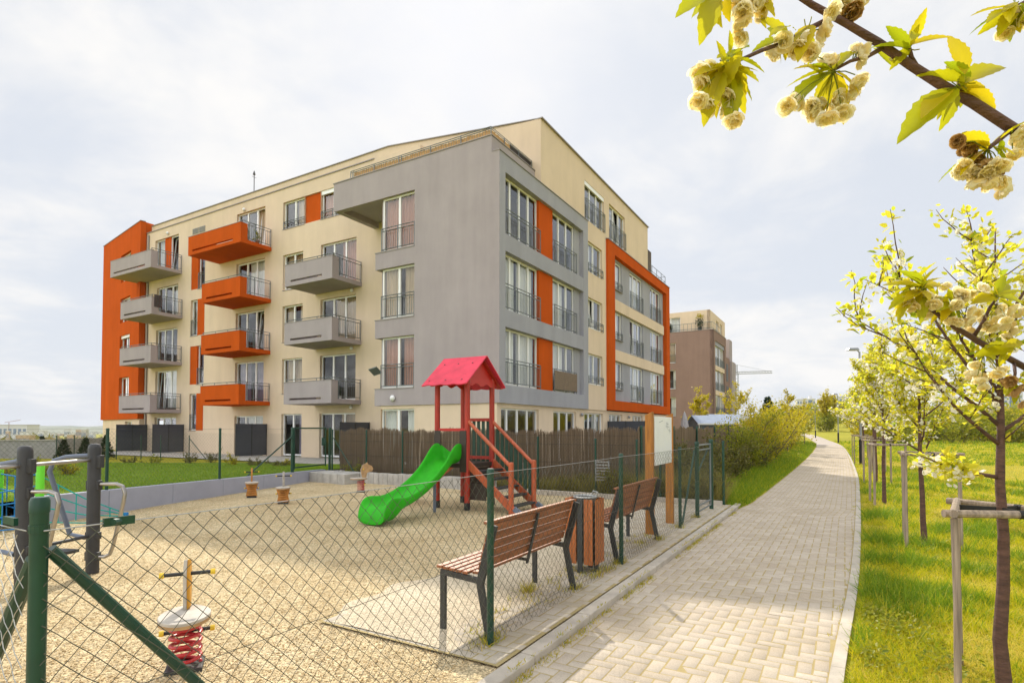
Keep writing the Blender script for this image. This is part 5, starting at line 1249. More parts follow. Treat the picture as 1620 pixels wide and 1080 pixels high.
# serrated leaf
SV_, SF_ = [], []; nst = 14
for i in range(nst+1):
    f = i/nst; w = .185*math.sin(math.pi*min(1,f**.82))**.85*(1.0 if i % 2 else .86) if 0 < i < nst else .004
    yy = f - (.012 if i % 2 == 0 else 0); dr = -.22*f*f+.05*f
    SV_ += [(-w, yy, dr+.32*w), (-w*.5, yy, dr+.1*w), (0, f, dr), (w*.5, yy, dr+.1*w), (w, yy, dr+.32*w)]
for i in range(nst):
    for j in range(4): SF_.append((i*5+j, i*5+j+1, (i+1)*5+j+1, (i+1)*5+j))
near_leaf_P, near_leaf_D, near_leaf_N, near_leaf_S = [], [], [], []
def leaf_px(px, py, Y, tx, ty, dY=.0, n=(0,-.5,1)):
    """leaf from pixel to pixel at depth Y"""
    a, b = at(px,py,Y), at(tx,ty,Y+dY); near_leaf_P.append(tuple(a)); near_leaf_D.append(tuple(b-a)); near_leaf_N.append((n[0]+rg.gauss(0,.35),n[1]+rg.gauss(0,.35),n[2]+rg.gauss(0,.35))); near_leaf_S.append((b-a).length*.96)
    st.tube([a-(b-a)*.22+Vector((0,0,.004)), a-(b-a)*.1, a], .0011, 5, cap=False)
st = MB()
LV = [(1438,72,1.07,1468,10),(1440,72,1.07,1512,48),(1440,74,1.07,1408,108),(1440,78,1.07,1372,62),(1436,80,1.07,1404,30),
 (1518,134,1.08,1605,84),(1520,138,1.08,1582,160),(1512,140,1.08,1420,208),(1512,142,1.08,1492,206),(1526,130,1.08,1448,108),(1524,134,1.08,1500,92),(1522,140,1.08,1570,128),
 (1150,104,.985,1092,156),(1152,106,.985,1098,108),(1150,108,.985,1200,152),(1152,108,.985,1206,118),(1154,110,.985,1160,198),(1150,110,.985,1182,178),(1146,104,.985,1138,62),(1150,100,.98,1184,58),(1160,104,.985,1124,150),(1158,102,.98,1176,140),(1140,110,.98,1112,190),
 (1318,112,1.04,1234,166),(1316,112,1.04,1258,96),(1320,114,1.04,1298,150),(1318,116,1.04,1342,196),(1318,110,1.04,1356,66),(1320,112,1.04,1290,190),(1314,114,1.04,1270,134),(1322,114,1.04,1372,146),(1310,112,1.04,1240,128),
 (1246,62,1.02,1190,70),(1248,60,1.02,1200,16),(1248,58,1.02,1250,62),(1246,64,1.02,1240,100),(1275,46,1.03,1286,100),(1280,40,1.03,1262,86),
 (1130,-10,.98,1112,58),(1140,-8,.98,1132,44),(1150,-6,.98,1150,32),(1122,-12,.98,1072,12),(1196,-12,1.0,1198,32),(1196,-12,1.0,1232,22),
 (1562,236,1.09,1512,270),(1560,238,1.09,1520,196),(1570,232,1.09,1602,262),(1572,232,1.09,1612,240),(1580,222,1.1,1632,180),(1565,230,1.09,1530,222),
 (1600,14,1.07,1548,52),(1602,14,1.07,1562,22),(1604,14,1.07,1596,66),(1600,12,1.07,1536,14),(1610,10,1.07,1640,40),(1604,18,1.07,1580,48),
 (1455,455,1.6,1398,442),(1455,452,1.6,1402,462),(1456,450,1.6,1420,416),(1458,452,1.6,1480,418),(1458,454,1.6,1506,446),(1456,458,1.6,1412,492),(1456,460,1.6,1432,470),(1458,450,1.6,1450,424),(1460,452,1.6,1494,432),(1456,460,1.6,1404,480),(1458,462,1.6,1460,510),(1454,452,1.6,1422,440),(1452,458,1.6,1418,505),(1460,456,1.6,1436,432),
 (1506,482,1.6,1488,506),(1506,480,1.6,1530,478),(1506,480,1.6,1524,510),(1506,478,1.6,1502,452),(1508,484,1.6,1510,520),(1508,480,1.6,1484,486),
 (1578,470,1.62,1540,474),(1580,470,1.62,1632,476),(1578,468,1.62,1600,440),(1580,472,1.62,1618,498),(1578,466,1.62,1566,438),(1576,474,1.62,1556,498),
 (1602,548,1.64,1548,556),(1604,548,1.64,1576,580),(1606,548,1.64,1642,530),(1604,604,1.65,1608,640),(1604,602,1.65,1640,610),(1602,546,1.64,1560,540),(1604,550,1.64,1590,520)]
for (a,b,Y,c_,d_) in LV: leaf_px(a, b, Y, c_, d_, rg.uniform(-.05,.04))
for i in range(len(near_leaf_P)):      # a smaller companion leaf beside most leaves
    if rg.random() < .85: near_leaf_P.append(tuple(Vector(near_leaf_P[i])+Vector((rg.gauss(0,.006),rg.gauss(0,.02),rg.gauss(0,.006))))); near_leaf_D.append(tuple(Vector(near_leaf_D[i]).normalized()+Vector((rg.gauss(0,.45),rg.gauss(0,.5),rg.gauss(0,.45))))); near_leaf_N.append(tuple(Vector(near_leaf_N[i])+Vector((rg.gauss(0,.4),rg.gauss(0,.4),0)))); near_leaf_S.append(near_leaf_S[i]*rg.uniform(.55,.85))
n_ = len(near_leaf_P)
scatter_mesh('leaves', SV_, SF_, np.array(near_leaf_P), frames(np.array(near_leaf_D), np.array(near_leaf_N)), np.array(near_leaf_S), M['leaf_near'], ot, smooth=True)
exn = len(exP); scatter_mesh('upper_leaves', LEAF_V, LEAF_T, np.array(exP), frames(np.array(exD), NR.normal(0,.5,(exn,3))+(0,0,1)), NR.uniform(.05,.1,exn), M['leaf_near'], ot)
# double blossoms: layered cupped petals
PV, PF = [], []
for i in range(5):
    f = i/4; w = (.14,.46,.62,.6,.36)[i]
    for j in range(5): u_ = (j-2)/2; notch = -.1 if (i == 4 and j == 2) else 0; PV.append((u_*w, f+notch-.08*abs(u_)*f+.03*math.sin(j*2.1+i), .26*f*f+.2*u_*u_*f))
for i in range(4):
    for j in range(4): PF.append((i*5+j, i*5+j+1, (i+1)*5+j+1, (i+1)*5+j))
pb = {'petal': ([],[],[],[]), 'petal_brown': ([],[],[],[])}
def blossom(px, py, Y, frm, size=.026, kind='petal', axis=None, again=True):
    size *= .8
    if again and rg.random() < .75: blossom(px+rg.gauss(0,13), py+rg.gauss(0,11), Y+rg.gauss(0,.02), frm, size*1.15, kind, axis, False)
    c = at(px, py, Y)+Vector((0,rg.uniform(-.01,.01),0)); f = at(*frm); ax = (Vector(axis) if axis else (c-f).normalized()*.6+Vector((rg.gauss(0,.4),rg.gauss(-.3,.3),rg.gauss(-.35,.25)))).normalized()
    st.tube([f, f.lerp(c,.5)+Vector((0,0,.008)), c-ax*.01], .0011, 5, cap=False)
    sd = ax.cross(Vector((.3,.2,.9))).normalized(); s2 = ax.cross(sd); P_,D_,N_,S_ = pb[kind]
    i = 0
    for cnt, t0_, sc_ in ((4,.3,.75),(6,.78,.95),(8,1.25,1.08)):
        for k_ in range(cnt):
            t_ = t0_+rg.gauss(0,.1); a = 2*math.pi*k_/cnt+i*.7+rg.gauss(0,.14); i += 1; rad = sd*math.cos(a)+s2*math.sin(a); d = ax*math.cos(t_)+rad*math.sin(t_)
            P_.append(tuple(c-ax*.006)); D_.append(tuple(d)); N_.append(tuple(ax*math.sin(t_)-rad*math.cos(t_)+Vector((rg.gauss(0,.12),rg.gauss(0,.12),rg.gauss(0,.12))))); S_.append(size*sc_*rg.uniform(.9,1.1))
fa, fb, fc, fd = (1152,106,.985), (1318,114,1.04), (1562,236,1.09), (1256,62,1.02)
for q in ((1124,114),(1148,150),(1152,166),(1120,166),(1104,118),(1136,132)): blossom(*q, .985+rg.uniform(-.02,.02), fa, .0255)
for q in ((1306,100),(1266,158),(1290,165),(1324,160),(1308,184),(1354,128),(1350,142),(1336,172),(1280,172)): blossom(*q, 1.04+rg.uniform(-.02,.02), fb, .0265)
for q in ((1240,64),(1262,76),(1272,62),(1226,76),(1300,52)): blossom(*q, 1.02+rg.uniform(-.02,.02), fd, .0255)
for q in ((1358,92),(1362,86)): blossom(*q, 1.06, (1348,97,1.05), .02)
for q in ((1518,274),(1546,266),(1544,288),(1560,292),(1578,262),(1582,288)): blossom(*q, 1.09+rg.uniform(-.02,.02), fc, .0255, 'petal')
for q in ((1535,240),(1532,232),(1575,262),(1556,258),(1570,275)): blossom(*q, 1.1+rg.uniform(-.02,.02), fc, .02, 'petal_brown')
for q in ((1600,218),(1612,208),(1618,226)): blossom(*q, 1.11, (1600,206,1.11), .0265)
for q in ((1172,20),(1166,6),(1186,0),(1206,4),(1174,32)): blossom(*q, 1.0, (1180,-10,1.0), .0255)
for q in ((1336,14),(1352,8),(1366,-4),(1326,0),(1346,20)): blossom(*q, 1.05, (1342,-2,1.05), .0255, 'petal' if q[0] != 1346 else 'petal_brown')
for q in ((1596,26),(1614,34),(1608,20)): blossom(*q, 1.07, (1600,12,1.07), .0255)
for q in ((1436,474),(1450,478),(1462,470),(1474,480),(1486,472),(1442,484),(1482,484),(1468,486)): blossom(*q, 1.6+rg.uniform(-.03,.03), (1458,460,1.6), .0275, axis=(rg.gauss(0,.5),-.4,-.7))
for q in ((1516,464),(1528,466),(1520,472),(1552,458),(1508,504),(1524,507),(1536,506)): blossom(*q, 1.6+rg.uniform(-.03,.03), (1508,482,1.6), .0265)
for q in ((1566,518),(1584,514),(1598,512),(1610,494),(1602,488),(1592,500),(1556,514),(1578,502)): blossom(*q, 1.62+rg.uniform(-.03,.03), (1578,484,1.62), .0265)
for q in ((1540,576),(1552,592),(1544,600),(1562,594),(1576,590),(1536,588)): blossom(*q, 1.66+rg.uniform(-.03,.03), (1556,560,1.66), .0265)
for q in ((1596,606),(1612,612),(1606,618)): blossom(*q, 1.65, (1604,606,1.65), .0255, 'petal_brown')
for kd, nm in (('petal','blossoms'),('petal_brown','fading_blossoms')):
    P_,D_,N_,S_ = pb[kd]; scatter_mesh(nm, PV, PF, np.array(P_), frames(np.array(D_), np.array(N_)), np.array(S_), M[kd], ot, smooth=True)
m.build('trunk', M['bark'], ot, smooth=True, recalc=False)
st.build('stalks', M['leaf_mid'], ot, recalc=False)

# ---------------------------------------------------------------- bushes
def bush(base, h, w, label, lm, n, lsize, seed, name='bush', group=None, stems=9, cat='bush', bark='bark_grey', flat=1.0):
    rg = random.Random(seed); t = thing(name, label, cat, base, 0, group); m = MB(); LP, LD = [], []
    for i in range(stems):
        a = rg.uniform(0,6.28); e = rg.uniform(.7,1.4); b = Vector((rg.gauss(0,w*.14), rg.gauss(0,w*.14), -.05)); ln = h*rg.uniform(.6,1.02)/max(.6,math.sin(e)); d = Vector((math.cos(a)*math.cos(e)*w/h*1.2, math.sin(a)*math.cos(e)*w/h*1.2, math.sin(e)))
        pts = grow(b, d, ln, 6, .02, .12, rg); m.tube(pts, [.016*h**.5*(1-.8*k/6) for k in range(7)], 5)
        for k in range(7):
            q = pts[rg.randint(1,5)]; tw_ = grow(q, d+Vector((rg.gauss(0,.8),rg.gauss(0,.8),rg.gauss(0,.4))), ln*rg.uniform(.18,.42), 3, .03, .15, rg); m.tube(tw_, [.006,.005,.004,.002], 4)
            for p in tw_: LP.append(tuple(p)); LD.append((tw_[-1]-tw_[0]).normalized())
        for p in pts[2:]: LP.append(tuple(p)); LD.append((pts[-1]-pts[0]).normalized())
    m.build('stems', M[bark], t, recalc=False)
    LP = np.array(LP); LD = np.array([tuple(v) for v in LD]); idx = NR.integers(0, len(LP), n)
    leaves('foliage', LP[idx]+NR.normal(0,h*.055,(n,3)), LD[idx], lsize, M[lm], t, DIA_V, DIA_F)
    return t
def gp3(px, D): q = at(px, 677, D); return (q.x, D, ground_z(q.x, D))
BS = [(1163,13.0,1.15,.75,'leaf_olive','low olive bush just behind the gate post'),(1192,14.6,1.35,.95,'leaf_olive','twiggy grey olive bush near the bend of the reed fence'),(1172,16.5,1.45,1.0,'leaf_olive','tall olive bush against the long reed fence'),(1212,17.5,1.5,1.1,'leaf_olive','spreading olive bush on the grass bank by the path'),(1228,21,1.6,1.2,'leaf_mid','mid green bush on the bank between olive and yellow bushes'),(1205,23,1.9,1.2,'leaf_olive','olive bush behind the others near the fence'),
 (1243,25,2.0,1.3,'leaf_yellow','first bright yellow green bush on the path bank'),(1226,29,2.4,1.5,'leaf_yellow','yellow green bush below the dark fir'),(1252,31,2.5,1.5,'leaf_yellow','large yellow green bush where the path bends'),(1262,38,2.4,1.6,'leaf_yellow','rounded yellow bush beside the bend of the path'),(1270,46,2.4,1.7,'leaf_mid','last green bush before the path turns away'),(1240,44,3.0,2.0,'leaf_yellow','tall yellow green bush behind the path bank'),(1205,36,2.2,1.5,'leaf_yellow','yellow bush right of the beige shed')]
for i, (px, D, h, w, lm, lab) in enumerate(BS):
    p = gp3(px, D); s_, v_ = SV(p[0], p[1]); vmin = vl(s_)+1.25+w*.35
    if v_ < vmin: q = W2(s_, vmin); p = (q.x, q.y, p[2])
    h *= .82 if i < 6 and i != 4 else 1.18; bush(p, h, w, lab, lm, 4200 if i < 6 else 4000, .055+.0018*D, 100+i, group='bushes left of the path', stems=11)
tree(gp3(1246,36), 4.1, 71, 'tall slender yellow green tree rising above the bushes at the path bend', 'young_tree', lm='leaf_yellow', bark='bark_grey', nleaf=1900, lsize=.13, nbl=0, z0=.25, spread=.3, r0=.05)
tree(gp3(1272,52), 4.4, 72, 'loose yellow green tree right of the tall slender one', 'young_tree', lm='leaf_yellow', bark='bark_grey', nleaf=1500, lsize=.16, nbl=0, z0=.25, spread=.34, r0=.05)
tree(gp3(1107,46), 5.1, 73, 'upright yellow green tree in front of the brown block', 'young_tree', lm='leaf_yellow', bark='bark_grey', nleaf=1900, lsize=.17, nbl=0, z0=.28, spread=.26, r0=.06)
tree(gp3(1165,50), 5.7, 74, 'cone shaped yellow green tree at the corner of the brown block', 'young_tree', lm='leaf_yellow', bark='bark_grey', nleaf=2000, lsize=.18, nbl=0, z0=.25, spread=.36, r0=.06, limbs=14, ang=(.3,.8))
def conifer(base, h, w, label, lm, n, seed, group=None, name='conifer', lsize=.12, tiers=True):
    rg = random.Random(seed); t = thing(name, label, 'conifer', base, 0, group); m = MB(); m.tube([(0,0,-.1),(0,0,h*.98)], [.02*h**.8,.006], 7); P, D = [], []
    for i in range(n):
        f = rg.random()**1.35; a = rg.uniform(0,6.28); z = h*(.06+.94*f); r = w*(1-f)**.85*(.35+.65*rg.random())*(1+.25*math.sin(f*26+a*3)*tiers); P.append((r*math.cos(a), r*math.sin(a), z-.25*r*tiers)); D.append((math.cos(a), math.sin(a), .1 if tiers else .9))
    if tiers:
        for i in range(26): f = .1+.85*i/26; a = i*2.4; r = w*(1-f)**.85; m.tube([(0,0,h*f),(r*math.cos(a),r*math.sin(a),h*f-.22*r)], [.012,.004], 4)
    m.build('trunk', M['bark_grey'], t, recalc=False); leaves('crown', P, D, lsize, M[lm], t, DIA_V, DIA_F, .35)
conifer(gp3(1215,76), 5.8, 2.0, 'dark blue green fir between brown block and yellow trees', 'leaf_fir', 2600, 1, lsize=.38)
for i, (px, D, h, lab) in enumerate(((102,29.5,1.02,'leftmost small clipped conifer in front of the grey wall'),(136,29.8,1.12,'middle small conifer between grey wall sections'),(168,30.5,1.25,'rightmost small conifer beside the slate privacy panel'),(67,33.5,1.15,'small dark conifer tip rising behind the grey wall'))): conifer(gp3(px,D), h, .42, lab, 'leaf_dark', 900, 20+i, 'small conifers by the grey wall', lsize=.12, tiers=False)
# shrubs and beds on the lawn
LB = [(8,15.6,.55,.7,'leaf_yellow','low yellow green shrub on the lawn at the left edge'),(62,15.2,.5,.7,'leaf_mid','low green shrub on the lawn behind the gym posts'),(108,15.8,.55,.7,'leaf_yellow','low yellow shrub right of the gym posts on the lawn'),(33,17.5,.6,.8,'leaf_mid','low green shrub farther back on the lawn'),
 (245,26.5,.45,.8,'leaf_mid','flat green shrub in the bed below the leftmost balconies'),(300,26.5,.5,.7,'leaf_olive','olive shrub in the bed below the narrow stacked windows'),(335,27.5,.55,.4,'leaf_olive','thin twiggy shrub on the cream wall between the panels'),(372,24,.5,.6,'leaf_yellow','yellow green shrub in front of the middle slate panel'),(405,23,.4,.7,'leaf_olive','brownish heather shrub right of the middle slate panel'),(440,22,.4,.7,'leaf_olive','brownish low shrub left of the corner gate'),(458,23.5,.35,.6,'leaf_yellow','yellow ground shrub just left of the corner gate'),(205,27,.35,.8,'leaf_olive','low olive shrub at the foot of the left slate panel'),
 (556,17.4,.55,.35,'leaf_mid','green shrub at the foot of the reed fence near the block edging')]
for i, (px, D, h, w, lm, lab) in enumerate(LB):
    p = gp3(px, D); r_ = Vector((p[0],p[1],0))-wallA; bush((p[0], p[1], lawn_z(r_.dot(wd), r_.dot(wn)) if px < 500 else 0), h, w, lab, lm, 700, .055, 200+i, group='low shrubs on the lawn' if px < 500 else None, stems=7)
# wild growth between wire fence and reeds, right of the tower
WB = [(2.3,.32,.75,.5,'leaf_olive','tall weedy shrub behind the wire fence left of the board'),(1.2,.34,.85,.6,'leaf_olive','weedy shrub behind the white board'),(3.4,.32,.6,.5,'leaf_olive','weedy shrub behind the wire fence right of the tower stairs'),(.3,.34,.9,.6,'leaf_olive','weedy shrub in the corner behind the far gate'),(.5,1.5,.7,.8,'leaf_olive','weedy shrub behind the far gate near the corner of the wire fence')]
for i, (k, off, h, w, lm, lab) in enumerate(WB):
    p = RB(k, off); bush((p.x,p.y,-.02), h*.85, w, lab, lm, 2600, .05, 300+i, group='weedy growth by the wire fence', stems=10)
# hillside
hn = 0
HL = {'leaf_yellow':'yellow green shrub on the far hillside beyond the path','leaf_mid':'fresh green shrub on the far hillside beyond the path','leaf_olive':'olive green shrub on the far hillside beyond the path'}
HG = {'leaf_yellow':'yellow hillside shrubs','leaf_mid':'green hillside shrubs','leaf_olive':'olive hillside shrubs'}
for i in range(92):
    if i < 44: D = 60+26*rnd.random(); q = .50+.62*(i/44)+rnd.uniform(-.012,.012)
    else: D = rnd.uniform(92,190); q = .52+.6*((i-44)/48)+rnd.uniform(-.01,.01)
    x = q*D; s_, v_ = SV(x, D)
    if s_ < 124 and vr(s_)-3.5 < v_ < vl(s_)+3.5: continue
    h = rnd.uniform(2.3,4.0)*(1+.003*D); lm = rnd.choice(['leaf_yellow','leaf_mid','leaf_mid','leaf_mid','leaf_olive']); bush((x, D, ground_z(x,D)-.1), h, h*1.0, HL[lm], lm, 1500, .17+.0024*D, 400+i, group=HG[lm], name='hillside_shrub', stems=10)
tree(gp3(1308,118), 8.5, 81, 'wide yellow green tree on the skyline between the white houses', 'young_tree', lm='leaf_yellow', bark='bark_grey', nleaf=2200, lsize=.42, nbl=0, z0=.2, spread=.42, r0=.1, limbs=14)
# far wood on the skyline
P = []; 
for i in range(5200):
    q = NR.uniform(.42,1.25); D = NR.uniform(240,420); x = q*D; P.append((x, D, ground_z(x,D)+NR.uniform(0,1)**.6*(5+3*math.sin(x*.09)+2*math.sin(x*.23))))
P = np.array(P); o = scatter_mesh('far_wood', DIA_V, DIA_F, P, frames(NR.normal(0,1,(len(P),3)), NR.normal(0,1,(len(P),3))), NR.uniform(1.2,2.6,len(P)), M['leaf_mid']); tag(o, kind='stuff')
P = []
for i in range(3000):
    a = NR.uniform(-1.2,-.5); D = NR.uniform(500,1600); P.append((math.sin(a)*D, math.cos(a)*D, 0))
P = np.array([(x,y,ground_z(x,y)+NR.uniform(0,5)) for x,y,z in P]); tag(scatter_mesh('far_treeline', DIA_V, DIA_F, P, frames(NR.normal(0,1,(len(P),3)), NR.normal(0,1,(len(P),3))), NR.uniform(4,10,len(P)), M['leaf_olive']), kind='stuff')

# ---------------------------------------------------------------- grass
B_V = [(-.5,0,0),(.5,0,0),(.42,.5,.06),(-.42,.5,.06),(.02,1,.32)]
B_F = [(0,1,2),(0,2,3),(3,2,4)]
def grass(name, x, y, z, hgt, wid, mt, lean=.7):
    n = len(x); pos = np.stack([x,y,z],1); d = np.stack([NR.normal(0,lean,n),NR.normal(0,lean,n),np.ones(n)],1); nm = NR.normal(0,1,(n,3)); nm[:,2] *= .2
    o = scatter_mesh(name, B_V, B_F, pos, frames(d, nm), np.stack([wid,hgt,hgt],1), mt); return tag(o, kind='stuff')
def vsv(x, y): a = x-FO[0]; b = y-FO[1]; return a*U[0]+b*U[1], a*V[0]+b*V[1]
ssg = np.linspace(-10,124,400); VL = np.array([vl(s) for s in ssg]); VR = np.array([vr(s) for s in ssg])
gzv = np.vectorize(ground_z)
def noise2(x, y): return np.sin(x*1.7+2*np.sin(y*.9))*np.sin(y*2.1+1.5*np.sin(x*1.1))
n = 430000; D = 1.6*np.exp(NR.uniform(0,1,n)*math.log(70/1.6)); x = NR.uniform(.42,1.35,n)*D; y = D
s_, v_ = vsv(x, y); keep = v_ < np.interp(s_, ssg, VR)-.1-.06*NR.random(n); x, y, D = x[keep], y[keep], D[keep]
pn = noise2(x, y)+.6*noise2(x*3.1+5, y*2.7)+NR.normal(0,.35,len(x)); pn = pn-2.2*((D > 21) & (D < 30) & (x/y > .68+.05*np.sin(y*.9))); zz = gzv(x, y)-.005; hh = (.045+.065*NR.random(len(x)))*(.55+.95*np.clip(pn+.3,0,1.8))*(1+.018*D); ww = .0022*(1+.3*D)
for nm, k, mt in (('grass', (pn > -.5) & (pn < .5), 'blade'), ('green_grass', pn >= .5, 'blade_green'), ('dry_grass', pn <= -.5, 'blade_dry')):
    sel = k & ~((pn <= -.5) & (NR.random(len(x)) < .45)); grass(nm, x[sel], y[sel], zz[sel], hh[sel], ww[sel], M[mt])
n = 2600; D = 2.4*np.exp(NR.uniform(0,1,n)*math.log(20)); x = NR.uniform(.5,1.3,n)*D; y = D; s_, v_ = vsv(x, y); keep = (v_ < np.interp(s_, ssg, VR)-.25) & (noise2(x*.8+2, y*.9) > -.1); x, y = x[keep], y[keep]
grass('dry_stalks', x, y, gzv(x,y), NR.uniform(.12,.34,len(x)), np.full(len(x),.0028), M['blade_dry'], .35)
# bank left of the path
n = 60000; s_ = 8.9+55*NR.random(n)**1.6; t_ = NR.random(n)**1.3*3.4; v_ = np.interp(s_, ssg, VL)+.03+t_; x = FO[0]+s_*U[0]+v_*V[0]; y = FO[1]+s_*U[1]+v_*V[1]
k = ~((s_ < 9.6) & (v_ > -.1)); x, y, s_, t_ = x[k], y[k], s_[k], t_[k]; hh = (.09+.2*NR.random(len(x))**1.5)*np.minimum(1, .35+t_*1.2)*(1+.012*s_)
grass('bank_grass', x, y, gzv(x,y)+.0, hh, .006*(1+.05*s_), M['blade_green'], .55)
k = NR.random(len(x)) < .3; grass('bank_grass', x[k]+.03, y[k], gzv(x[k],y[k]), hh[k]*.9, .006*(1+.05*s_[k]), M['blade'], .6)
# grass by the reeds
n = 14000; kk = NR.uniform(-.1,6.2,n); of = NR.uniform(.14,.47,n); x = RC.x+kk*V[0]+of*U[0]; y = RC.y+kk*V[1]+of*U[1]
grass('rough_grass', x, y, np.full(n,-.01), NR.uniform(.2,.75,n)*np.clip(1.3-.15*kk,.3,1.1), np.full(n,.006), leafmat('rough_grass_blade', [(.3,.29,.05),(.4,.35,.08),(.46,.37,.14),(.2,.22,.04)], .4), .25)
# lawn grass
n = 90000; a = NR.random(n)*(wl+5+9)-9; b = NR.random(n)**1.6*22+.18; x = wallA.x+wd.x*a+wn.x*b; y = wallA.y+wd.y*a+wn.y*b
z = np.interp(a, [-14,0,wl,wl+6,wl+9], [.45,.42,.28,.03,-.06])-.006*b
grass('lawn_grass', x, y, z-.01, NR.uniform(.04,.09,n), np.full(n,.009), M['blade_green'], .5)
# weeds in the joints and at posts
xs_, ys_, hs_ = [], [], []
def tuft(s, v, k, r, h):
    for _ in range(k): xs_.append(W2(s+rnd.gauss(0,r), v+rnd.gauss(0,r*.5)));  hs_.append(h*rnd.uniform(.5,1.2))
for i in range(200):
    s = -1.6+10*rnd.random()
    if math.sin(s*3.3)+math.sin(s*1.3+1) > -.6: tuft(s, -.405, 14, .05, .03)
for s in (0,2.85,5.62,.1,1.62,2.9,4.5,2.2,2.5,6.85): tuft(s, .03, 60, .07, .09)
for i in range(40): tuft(rnd.uniform(-.1,2.6), rnd.uniform(.1,.42), 9, .04, .06)
for i in range(14): tuft(rnd.uniform(2.8,5), rnd.uniform(.1,.45), 12, .05, .07)
tuft(1.3,.4,90,.06,.13)
for i in range(60):
    s = rnd.uniform(-2,30); tuft(s, vr(s)+.02, 5, .05, .035)
X = np.array([tuple(p) for p in xs_]); grass('weeds', X[:,0], X[:,1], np.where(vsv(X[:,0],X[:,1])[1] < -.38, ZP, .005), np.array(hs_), np.full(len(X),.006), leafmat('weed_blade', [(.42,.4,.03),(.55,.46,.04),(.62,.46,.08),(.26,.34,.03)], .4), .6)
# broad-leaved weeds in the near verge
P = []
for (px, py, r_, k) in ((1385,975,.22,420),(1420,1000,.16,200),(1375,1040,.14,160),(1500,1055,.14,140)):
    g_ = G(px,py,-.05)
    for _ in range(k):
        x_, y_ = g_[0]+rnd.gauss(0,r_*.6), g_[1]+rnd.gauss(0,r_); a_, b_ = SV(x_, y_)
        if b_ < vr(a_)-.16: P.append((x_, y_, gz(g_)+rnd.uniform(.01,.1)))
P = np.array(P); tag(leaves('broadleaf_weeds', P, NR.normal(0,1,(len(P),3))*(1,1,.3)+(0,0,.3), .04, M['leaf_mid'], None), kind='stuff')

# ================================================================== BACKGROUND OBJECTS
t = thing('garden_wall', 'long grey block wall at the left beyond the lawn', 'wall', (0,0,0))
m = MB(); a, b, c2 = gp3(-60,31), gp3(89,31), gp3(160,33.5)
m.box8([(a[0],31,-.3),(b[0],31,-.3),(b[0],31.25,-.3),(a[0],31.25,-.3),(a[0],31,.88),(b[0],31,.93),(b[0],31.25,.93),(a[0],31.25,.88)]); m.box8([(b[0]+.01,31,-.3),(c2[0],33.5,-.3),(c2[0],33.75,-.3),(b[0]+.01,31.25,-.3),(b[0]+.01,31,1.0),(c2[0],33.5,1.02),(c2[0],33.75,1.02),(b[0]+.01,31.25,1.0)]); m.build('wall', M['greywall'], t)
m = MB(); m.box8([(a[0],30.95,.881),(b[0],30.95,.931),(b[0],31.3,.931),(a[0],31.3,.881),(a[0],30.95,.93),(b[0],30.95,.98),(b[0],31.3,.98),(a[0],31.3,.93)]); m.build('coping', M['concrete'], t)
def shed(px, D, w, d, eave, ridge, wall, roof, label, win=True, rz=0):
    p = gp3(px, D); t = thing('garden_shed', label, 'shed', (p[0],p[1],p[2]), rz)
    m = MB(); m.box(-w/2,w/2,0,d,-.1,eave); m.extr([(-w/2+.001,0.001,eave),(-w/2+.001,d/2,ridge-.06),(-w/2+.001,d-.001,eave)], (w-.002,0,0)); m.build('wall', M[wall], t)
    m = MB()
    for s in (0,1):
        y0 = -.18 if s == 0 else d+.18; z0 = eave-.02*(1); m.extr([(-w/2-.12,y0,eave-.05),(w/2+.12,y0,eave-.05),(w/2+.12,d/2,ridge),(-w/2-.12,d/2,ridge)], (0,0,.05))
    m.build('roof', M[roof], t)
    m = MB(); m.box(-w/2-.14,w/2+.14,-.21,-.182,eave-.1,eave+.0); m.box(-w/2-.02,-w/2+.05,-.02,-.002,0,eave); m.box(w/2-.05,w/2+.02,-.02,-.002,0,eave); m.build('trim', M['white_paint'], t)
    if win:
        m = MB(); m.box(.3,1.05,-.03,-.003,1.2,1.75); f_ = m.build('window', M['white_paint'], t); m = MB(); m.box(.38,.97,-.04,-.031,1.27,1.68); m.build('pane', M['iron'], f_)
shed(1138,38,2.75,2.4,2.0,2.52,'shed_wall','shed_roof','grey garden shed with blue grey metal roof and white trim')
shed(1162,43,2.9,2.4,2.35,2.72,'shed_beige','shed_roof','beige garden shed behind the blue roofed one',False,R(10))
p = gp3(1083,36); t = thing('parasol', 'closed grey parasol beyond the reed fence', 'parasol', p)
m = MB(); m.tube([(0,0,0),(0,0,2.75)], .025, 8); m.build('pole', M['white_paint'], t); m = MB()
pr = [(.3,.9),(.33,1.0),(.26,1.6),(.15,2.3),(.05,2.66),(.02,2.7)]; n = 24; vs = []; 
for r_, z in pr:
    for k in range(n): a = 2*math.pi*k/n; q = r_*(1+.18*math.cos(8*a)); vs.append((q*math.cos(a), q*math.sin(a), z))
m.add(vs, [(i*n+k,i*n+(k+1)%n,(i+1)*n+(k+1)%n,(i+1)*n+k) for i in range(len(pr)-1) for k in range(n)]); m.build('canopy', M['cloth'], t, smooth=True)
